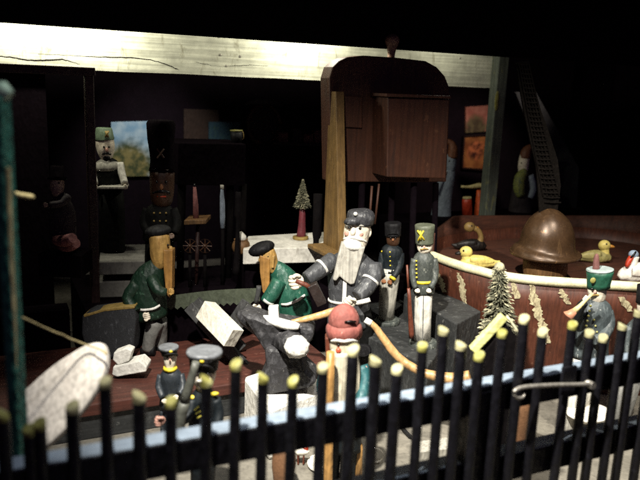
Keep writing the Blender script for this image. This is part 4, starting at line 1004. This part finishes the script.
# bell on its drum, woven strap
t = T('drum', 'round tan wooden drum under the bronze bell in the tub', 'drum', PZ(545, 279, zd))
t.rod('barrel', 'drum_brown', [(545, 279, 20), (545, 268, 21.5), (545, 254, 21)], n=28, smooth=2)
t.rod('hoop', 'hammer_brown', [(545, 277, 21.3), (545, 274.5, 21.6)], n=28)
zbell = t.L(545, 256).z
t2 = T('bronze_bell', 'large bronze bell shaped like a helmet above the tan drum', 'bell', t.p + Vector((0, 0, zbell)))
t2.rod('shell', 'bell_bronze', [(545, 255.5, 29), (545, 253.6, 33.4), (545, 252.4, 34), (545, 250.6, 32.4), (545.3, 247.4, 28.4), (545.6, 242, 26.6), (545.8, 234, 25.4), (546, 227, 23.2), (546.2, 219, 18.6), (546.5, 213, 12.4), (546.8, 209.5, 7), (547, 208, 3)], n=40, smooth=3, jit=.02)
t2.rod('rim', 'bell_bronze', [(545, 254.6, 34.2), (545, 253, 34.8), (545, 251.6, 34.2)], n=40, smooth=2, jit=.01)
t2.o.rotation_euler = (math.radians(2), math.radians(5), math.radians(-YAW))
t = T('woven_strap', 'dark woven strap rising from the bronze bell into the dark', 'strap', PY(547, 190, depth(t2.p) and t2.p.y))
fr = [(517, 62), (529, 61), (534, 84), (541, 110), (550, 135), (558, 160), (561, 186), (556, 224), (540, 224), (538, 187), (536, 165), (530, 140), (524, 112), (519, 84)]
st = t.plate('band', 'strap', fr, 0, .5, bevel=.05)
m = MB()
for i in range(30):                         # raised weave of warp and weft cords
    f = i / 29; y = 64 + f * 138
    xl = 517 + (y - 62) * .0 + max(0, (y - 84)) * .21 - max(0, y - 165) * .0; xl = {0: 517}.get(i, 517.5 + (y - 62) * .185); xr = xl + 12 + f * 6.5
    m.tube([t.L(xl + 1, y, -.1), t.L((xl + xr) / 2, y + .8, -.25), t.L(xr - 1, y + .6, -.1)], [.14] * 3, 6)
for j in range(5):
    m.tube([t.L(518.5 + j * 2.4 + (y - 62) * (.185 + j * .012), y, -.15) for y in range(64, 206, 11)], [.11] * 13, 6)
m.build('weave', 'strap', t.o)

# gnomes
zl2 = PY(478, 217.4, 122.8).z
solid('back_ledge', 'black ledge behind the red tub carrying the red toys', 'ledge', MB().box((105, 126.4, zl2 / 2), (56, 9.6, zl2)), 'near_black', bevel=.1)
t = T('gnome_figure', 'pale blue carved figure in a curled brown cap beside the cabinet', 'figure', PY(442, 222, 127), group='figures in curled caps')
t.rod('gown', 'gnome_blue', [(440, 226, 11), (442, 205, 9), (445, 188, 8), (448, 177, 7), (450, 170, 5)], flat=.8, smooth=3)
hd = t.rod('head', 'gnome_blue', [(450.5, 173, 3.6), (451, 166, 5), (451.5, 158, 5), (452, 154, 4.4)], smooth=2); t.eyes(hd, ((449.5, 161), (453.5, 161)), .8, -.95)
t.rod('cap', 'gnome_cap', [(452, 158, 5.2), (453, 150, 4.8), (451.5, 144, 3.4), (447.5, 141, 2.2), (442, 140, 1)], smooth=3, parent=hd)
a = t.rod('arm', 'gnome_blue', [(445, 176, 3, -.6), (440, 184, 2.8, -1.2), (436, 194, 2.4, -1.6)], smooth=3); t.hand(435, 197, 2.2, 'grey_trouser', a, d=-1.7, ang=-60)
t.rod('sash', 'white_line', [(446, 171, 1.2, -1), (443, 178, 1.4, -1.4), (439, 180, 1.0, -1.2)], smooth=2)
t = T('gnome_figure', 'carved figure with green and yellow scarf and curled brown cap behind the strap', 'figure', PY(520, 222, 127), group='figures in curled caps')
t.rod('gown', 'dim_cloth', [(520, 226, 13), (520, 208, 11), (521, 192, 9), (522, 178, 7), (522.5, 172, 4)], flat=.8, smooth=3)
hd = t.rod('head', 'skin_white', [(522.5, 175, 3.6), (523, 168, 5), (524, 160, 5.2), (525, 155, 4.8)], smooth=2); t.eyes(hd, ((521.5, 163), (526, 163)), .8, -.95)
t.rod('cap', 'gnome_cap', [(525, 158, 5.6), (526, 152, 5), (529, 148, 3.6), (533, 146, 2), (537, 146, 1)], smooth=3, parent=hd)
t.rod('scarf', 'motley', [(525, 171, 4, -.6), (520, 178, 5.4, -1.3), (519, 188, 5.6, -1.6), (521, 196, 4, -1.6)], smooth=3)
t.rod('arm', 'gnome_blue', [(530, 175, 3.5, -.5), (533, 188, 3.6, -.8), (530, 198, 3, -1.2)], smooth=3)

# red candles
t = T('red_cylinder', 'short bright red toy cylinder with pale top below the pictures', 'candle', PY(468, 217, 122.8), group='red toys by the grey post')
t.rod('body', 'red_paint', [(467.5, 218, 5), (467, 202, 4.8), (467, 198, 4.4)]); t.rod('top', 'pale_wood', [(467, 198.6, 4.7), (467, 196.8, 4.2)])
t = T('red_cone', 'orange red toy cone with a pale cross bar on its top', 'toy', PY(480, 217, 122.8), group='red toys by the grey post')
t.rod('body', 'orange_red', [(479.5, 219, 6), (479.5, 208, 4.8), (479, 196, 3), (479, 190, 2.2)]); t.rod('cross_bar', 'pale_wood', [(461, 186.5, 1.2), (470, 187, 1.6), (479, 185.4, 2.6), (486, 187, 1.4)], smooth=2)

# ------------------------------------------------------------------ flute soldier and the neighbour at the right edge
t = T('horn_player', 'blue grey coated soldier in green hat blowing a small horn', 'toy soldier', PY(592, 345, 65), z=0)
t.rod('base', 'sold_coat', [(566, 452, 20), (566, 446, 20)])
t.rod('trousers', 'white_trouser', [(568, 448, 12), (577, 400, 13), (588, 352, 15)], flat=.8)
co = t.rod('coat', 'coat_bluegrey', [(589, 356, 19), (591, 342, 17.5), (593, 328, 18), (595, 314, 18), (597, 305, 14), (598, 299, 7)], flat=.75, smooth=3)
for i in range(6): t.ball('button', 'tip_yellow', 590.5 - i * 1.05, 306 + i * 5, 1.25, co, d=-1.75); 
for i in range(3): t.ball('button', 'tip_yellow', 594 + i * 1.5, 320 + i * 6, 1.1, co, d=-1.85)
hd = t.rod('head', 'skin_white', [(598, 303, 5.5), (597.5, 298, 7.6), (597, 290, 9), (597, 284, 9)], smooth=2)
t.eyes(hd, ((592, 289), (599, 289.6)), 1.2, -1.1)
t.ball('nose', 'pink', 595, 292, (1.4, 2), hd, d=-1.25)
t.rod('moustache', 'ochre', [(590, 296, 1, -.75), (595, 294.6, 1.3, -1.15), (600, 296, 1, -.9)], parent=hd, smooth=2)
ht = t.rod('shako', 'hat_green', [(598.5, 287.5, 11), (598.5, 284, 11), (599.5, 275, 12.2), (600, 270, 12.8)])
t.rod('hat_crown', 'hat_top', [(600, 270.2, 13), (600, 269, 12.8), (600, 268.6, 11)], parent=ht)
t.ball('cockade', 'tip_yellow', 593, 280.5, (2.8, 3), ht, d=-1.35, yr=1.2)
t.rod('plume', 'plume', [(596, 271, 3.4), (596, 262, 3), (596.5, 256, 2.2), (596.5, 254, 1)], parent=ht, smooth=2)
a = t.rod('arm', 'coat_navy', [(583, 308, 5.5, -.8), (577, 318, 5.5, -1.6), (580, 308, 4.6, -3), (585, 302, 4, -3.4)], smooth=3); t.hand(586, 299, 3.6, 'skin_white', a, d=-3.3, ang=40)
a = t.rod('arm', 'coat_bluegrey', [(607, 311, 6, -.2), (609, 324, 6, -.8), (603, 336, 5.2, -1.9), (594, 340, 4.6, -2.6)], smooth=3); t.hand(588, 341, 3.6, 'skin_white', a, d=-2.8)
t = T('toy_horn', 'small pale brass horn held to the mouth of green hatted soldier', 'toy horn', PY(580, 305, 62.5))
t.rod('tube', 'pale_wood', [(592, 294, 1.4), (586, 300, 1.7), (579, 307, 2.3), (574, 311.5, 3.2)]); t.rod('flare', 'horn_brass', [(574.5, 311, 3.2), (571, 314, 4.4), (568.5, 316.4, 6.4), (568, 317, 5)])
t = T('edge_figure', 'grey coated figure cut off by the right edge of the photo', 'figure', PY(638, 345, 65), z=0)
t.rod('coat', 'coat_bluegrey', [(630, 372, 17), (638, 350, 17), (641, 332, 16), (643, 322, 11), (644, 315, 5)], flat=.8, smooth=3)
t.rod('legs', 'grey_legs', [(612, 452, 11), (620, 410, 12), (632, 366, 14)], flat=.8)
hd = t.rod('head', 'skin_white', [(645, 318, 5), (646, 312, 8), (647, 302, 9), (648, 296, 8)], smooth=2); t.eyes(hd, ((642, 305), (648, 305)), 1.2, -1.0)
t.rod('hat', 'hat_black', [(647, 302, 10.5), (647, 300, 10), (649, 286, 11)])
t.rod('arm', 'coat_bluegrey', [(630, 326, 5.5, -.5), (627, 342, 5.5, -1), (630, 356, 5, -1.8)], smooth=3)

# ------------------------------------------------------------------ little house just behind the fence
t = T('toy_house', 'tiny black house with a pale yellow roof board behind the fence', 'toy house', PY(500, 380, 53), z=0)
a = t.L(500, 500); zl = 0
t.plate('wall', 'black_wood', [(481, 356), (506.5, 325), (521, 341), (514, 470), (474, 470)], -.3, 1.2, bevel=.06)
def slope(t, x0, y0, x1, y1, w, d0, d1, mat):
    p, q = t.L(x0, y0, d0), t.L(x1, y1, d0); n = Vector((-(q - p).z, 0, (q - p).x)).normalized() * w
    m = MB(); m.slab([p, q, q + n, p + n], [v + Vector((0, d1 - d0, 0)) for v in (p, q, q + n, p + n)]); return m.build('roof', mat, t.o, bevel=.08)
slope(t, 476, 354, 508, 320, .75, -.5, .5, 'roof_pale'); slope(t, 508, 319, 523, 341, .2, -.5, .5, 'rim_cream')

# ------------------------------------------------------------------ bits on the floor seen under the rails
t = T('clay_jar', 'tan tapered clay jar on the floor behind the gate', 'jar', PZ(516, 462, 0))
t.rod('body', 'clay', [(514, 462, 6), (515, 445, 9), (517, 420, 13), (518, 402, 15), (518, 390, 12), (518, 385, 13)], smooth=3)
t = T('saucer', 'white saucer on a grey pedestal behind the gate bars', 'saucer', PZ(585, 440, 0))
t.rod('stem', 'grey_legs', [(585, 440, 14), (587, 425, 9), (588, 418, 12)]); t.rod('dish', 'goose_white', [(588, 419, 12), (588, 414, 20), (588, 411.5, 22), (588, 411, 19)])
t = T('brown_vase', 'small brown vase on the floor under the fence rail', 'vase', PZ(283, 492, 0))
t.rod('body', 'clay', [(283, 492, 7), (283, 478, 10), (284, 462, 12), (284, 448, 10), (284, 440, 6), (284, 436, 8)], smooth=3)
t = T('tan_peg', 'tan wooden peg standing beside the boots of the red hatted man', 'peg', PZ(358, 482, 0))
t.rod('peg', 'wood_tan', [(357.5, 482, 4.6), (358, 460, 4.6), (358.6, 445, 4.4), (358.6, 443, 3.4)], n=10)
t = T('toy_animal', 'tiny white and red toy animal standing on the grey floor', 'toy animal', PZ(302, 464, 0))
t.rod('body', 'goose_white', [(296, 453, 3), (300, 451, 4.6), (306, 451, 4), (308, 450, 2)], smooth=2); t.ball('head', 'red_paint', 305, 448.6, (3.6, 3))
for x, d_ in ((298, -.3), (298.6, .3), (303.5, -.3), (304, .3)): t.rod('leg', 'rifle_brown', [(x, 454, 1, d_), (x, 464, .9, d_)], n=6)
t = T('white_ring', 'small white ring leaning on the floor right of the tan peg', 'ring', PZ(376, 463, 0))
c = t.L(376, 455); k = 8 * t.s
MB().tube([c + Vector((math.cos(a) * k * .9, math.sin(a) * .3, math.sin(a) * k * .75)) for a in [2 * math.pi * i / 24 for i in range(25)]], [.2] * 25, 8).build('hoop', 'goose_white', t.o)
t = T('white_plate', 'flat pale plate lying on the floor under the rail', 'plate', PZ(328, 466, 0))
c = t.L(328, 466); MB().tube([c, c + Vector((0, 0, .35)), c + Vector((0, 0, .5))], [2.2, 2.6, 2.5], 24).build('disc', 'goose_white', t.o)
t = T('red_ornament', 'small ornate red and white piece beside the tan peg', 'ornament', PZ(349, 478, 0))
t.rod('stem', 'red_paint', [(349, 479, 4.5), (349.5, 472, 2.4), (350, 466, 4.4), (350.5, 460, 2), (351, 456, 3)], smooth=3); t.ball('top', 'goose_white', 351, 453, 3.2)
cable = catmull([(*PZ(x, y, .3),) for x, y in ((396, 418), (404, 430), (416, 441), (432, 447), (452, 450), (480, 455), (520, 462))], 5)
m = MB(); m.tube(cable, [.28] * len(cable), 8); solid('black_cable', 'thin black cable curving over the grey floor behind the fence', 'cable', m, 'wire_black')
t = T('floor_box', 'low pale box lying on the floor behind the pickets', 'box', PZ(440, 444, 0))
MB().slab([PZ(412, 442, 1.5) - t.p, PZ(480, 432, 1.5) - t.p, PZ(485, 444, 1.5) - t.p, PZ(420, 452, 1.5) - t.p], [PZ(412, 442, 1.5) - t.p - Vector((0, 0, 1.49)), PZ(480, 432, 1.5) - t.p - Vector((0, 0, 1.49)), PZ(485, 444, 1.5) - t.p - Vector((0, 0, 1.49)), PZ(420, 452, 1.5) - t.p - Vector((0, 0, 1.49))]).build('carton', 'grey_trouser', t.o, bevel=.1)
t.o.rotation_euler = (0, 0, 0)

# ------------------------------------------------------------------ fence and gate
YF = 45.0
random.seed(4)
tips = [(-110, 436), (-80, 428), (-52, 433), (-24, 425), (2, 412), (29, 427), (39, 421), (72, 404), (105, 379), (139, 394), (170.5, 399), (206, 378), (235.5, 362), (262.5, 375), (292.5, 379), (322.5, 365), (352.5, 348), (375, 358), (396.5, 367), (422, 344), (443, 328), (460.5, 343)]
gtips = [(478.5, 354), (501.5, 331), (523.5, 317), (542, 330), (572, 323), (589, 331), (602.5, 336), (622, 324), (638, 311), (656, 318), (674, 309), (692, 316), (710, 304), (729, 312), (748, 302), (766, 309), (785, 298)]
zrail = PY(300, 421, YF).z
def fence(name, label, cat, tips, x0, x1, lower, stiles=()):
    o = bpy.data.objects.new(name, None); C.objects.link(o)
    cx = (x0 + x1) / 2; base = Vector((cx, YF, 0)); o.location = base * U; tag(o, label, cat)
    def rail(zt, h, nm='rail'):
        r = MB().box(((x0 + x1) / 2 - cx, .95, zt - h / 2), (x1 - x0, 1.7, h)).build(nm, 'fence_black', o, bevel=.1)
        MB().box(((x0 + x1) / 2 - cx, .98, zt + .05), (x1 - x0 - .1, 1.66, .12)).build('lit_top', 'rail_top_lit', r, bevel=.03, label=None) if False else MB().box(((x0 + x1) / 2 - cx, .98, zt + .05), (x1 - x0 - .1, 1.66, .12)).build('lit_top', 'rail_top_lit', r, bevel=.03)  # thin pale sheet paints the lit top onto the black rail
    rail(zrail, 2.55); rail(lower, 2.6)
    for i, (px, py) in enumerate(tips):
        p = PY(px, py, YF - .35)
        x = p.x - cx; zt = p.z; r = .43 * random.uniform(.92, 1.08)
        lx = random.uniform(-.12, .12); tw = random.uniform(0, 6.28); tilt = random.uniform(.2, .6) * random.choice((1, 1, -1))
        n = 12; vs = []; fs = []
        zz = [0, zt * .5, zt - 1.5, zt - .5, zt - .2, zt]
        rr = [r * 1.05, r * 1.05, r * 1.02, r * 1.0, r * 1.0, r * .97]
        for z, k in zip(zz, rr):
            for j in range(n):
                w = 2 * math.pi * j / n; dx = math.cos(w) * k; dy = math.sin(w) * k
                vs.append((x + lx * (1 - z / zt) + dx, -.45 + dy, z + (tilt * dx + .25 * dy if z > zt - .3 else 0)))
        for a in range(len(zz) - 1):
            for j in range(n):
                j2 = (j + 1) % n; fs.append((a*n + j, a*n + j2, (a+1)*n + j2, (a+1)*n + j))
        cut = 3
        m = MB(); m.add(vs[:(cut+1)*n], fs[:cut*n], True); m.f.append(list(range(n))[::-1]); m.sm.append(False)
        pk = m.build('picket', 'fence_black', o, jit=.03)
        m = MB(); top = vs[cut*n:]; f2 = [tuple(k - cut*n for k in f) for f in fs[cut*n:]]
        m.add(top, f2, True); m.f.append([2*n + j for j in range(n)]); m.sm.append(False)
        m.build('painted_tip', 'tip_yellow' if random.random() < .5 else 'tip_white', pk)
    for sx0, sx1, sz in stiles:
        MB().box(((sx0 + sx1) / 2 - cx, .9, sz / 2), (sx1 - sx0, 1.9, sz)).build('stile', 'fence_black', o, bevel=.1)
    return o
xg = PY(470, 400, YF).x
xg2 = PY(506, 400, YF).x
zl_ = PY(630, 428, YF).z
fence('picket_fence', 'black picket fence with yellow and white painted tips across the front', 'fence', tips, -20, xg - .1, PY(455, 467, YF).z)
gate = fence('picket_gate', 'black picket gate at right fastened with a metal hook', 'gate', gtips, xg + .1, 80, zl_, ((xg + .1, xg2, zrail - .4),))
# hook on the gate
m = MB(); pts = [PY(x, y, YF - 1.4) for x, y in ((592, 384), (575, 384.5), (555, 385), (535, 386), (522, 387.5), (516, 390), (514, 394), (517, 397.5), (522, 397), (525, 393))]
pts = catmull([tuple(p) for p in pts], 5); m.tube(pts, [.19] * (len(pts) - 4) + [.17, .14, .1, .05], 10)
gate_loc = gate.location
hk = m.build('hook', 'hook_metal'); hk.parent = gate; hk.matrix_parent_inverse = Matrix.Translation(gate_loc).inverted()
m = MB(); p = PY(590, 384.5, YF - 1.2); m.tube([p + Vector((0, -.4, 0)), p + Vector((0, 1.2, 0))], [.35, .35], 10); pl_ = m.build('hook_eye', 'hook_metal', hk)
m = MB().box(PY(568, 380, YF - .95), (1.6, .3, 2.6)); p2 = m.build('keeper_plate', 'fence_black'); p2.parent = gate; p2.matrix_parent_inverse = Matrix.Translation(gate_loc).inverted()

# ------------------------------------------------------------------ lamps
def spot(name, loc, tgt, power, size, blend, col, rad):
    l = bpy.data.lights.new(name, 'SPOT'); l.energy = power; l.spot_size = math.radians(size); l.spot_blend = blend; l.color = col; l.shadow_soft_size = rad * U
    o = bpy.data.objects.new(name, l); C.objects.link(o); o.location = Vector(loc) * U
    o.rotation_euler = (Vector(tgt) - Vector(loc)).to_track_quat('-Z', 'Y').to_euler(); return o
def bulb(name, loc, power, col, rad):
    l = bpy.data.lights.new(name, 'POINT'); l.energy = power; l.color = col; l.shadow_soft_size = rad * U
    o = bpy.data.objects.new(name, l); C.objects.link(o); o.location = Vector(loc) * U; return o
WARM = (1.0, .97, .78)
for i, (px, pw) in enumerate(((12, 1.35), (98, 1.25), (298, 1.7), (440, .22))):  # the weak last one is added to lighten the post top
    p = PY(px, 40, YB); bulb('strip_lamp', (p.x, 110.4, zv + 3.6), pw, WARM, .9)
spot('front_lamp', (4, 34, 88), (47, 68, 8), 145.0, 63, 1.0, (1.0, .96, .86), 1.5)
spot('front_lamp', (66, 34, 88), (78, 72, 14), 42.0, 60, 1.0, (1.0, .95, .82), 1.5)
spot('rail_lamp', (27, 41, 84), (18, 50, 18), 9.0, 70, 1.0, (.9, .95, 1.0), 2.0)
pc = PY(160, 145, 165); spot('picture_lamp', (pc.x, 136, 62), tuple(pc), 6.0, 52, .8, (1.0, .97, .9), 1.0)
pc = PY(476, 150, 158); spot('picture_lamp', (pc.x - 14, 112, 64), tuple(pc), 6.5, 42, .8, (1.0, .88, .75), 1.0)

# ------------------------------------------------------------------ world, camera, render
wd = bpy.data.worlds.new('World'); SC.world = wd; wd.use_nodes = True
bg = wd.node_tree.nodes['Background']; bg.inputs['Color'].default_value = (.55, .35, .8, 1); bg.inputs['Strength'].default_value = .07
cam = bpy.data.cameras.new('Camera'); co_ = bpy.data.objects.new('Camera', cam); C.objects.link(co_)
cam.sensor_width = 36; cam.lens = F * 36 / 640; cam.clip_start = .01; cam.clip_end = 20
co_.matrix_world = Matrix.Translation(EYE * U) @ RW.to_4x4()
cam.dof.use_dof = True; cam.dof.focus_distance = depth(PY(360, 300, 86)) * U; cam.dof.aperture_fstop = 6.0
SC.camera = co_
SC.view_settings.view_transform = 'Standard'; SC.view_settings.look = 'None'; SC.view_settings.exposure = 0; SC.view_settings.gamma = 1
SC.cycles.use_denoising = False
SC.cycles.max_bounces = 6
SC.cycles.sample_clamp_indirect = 1.0
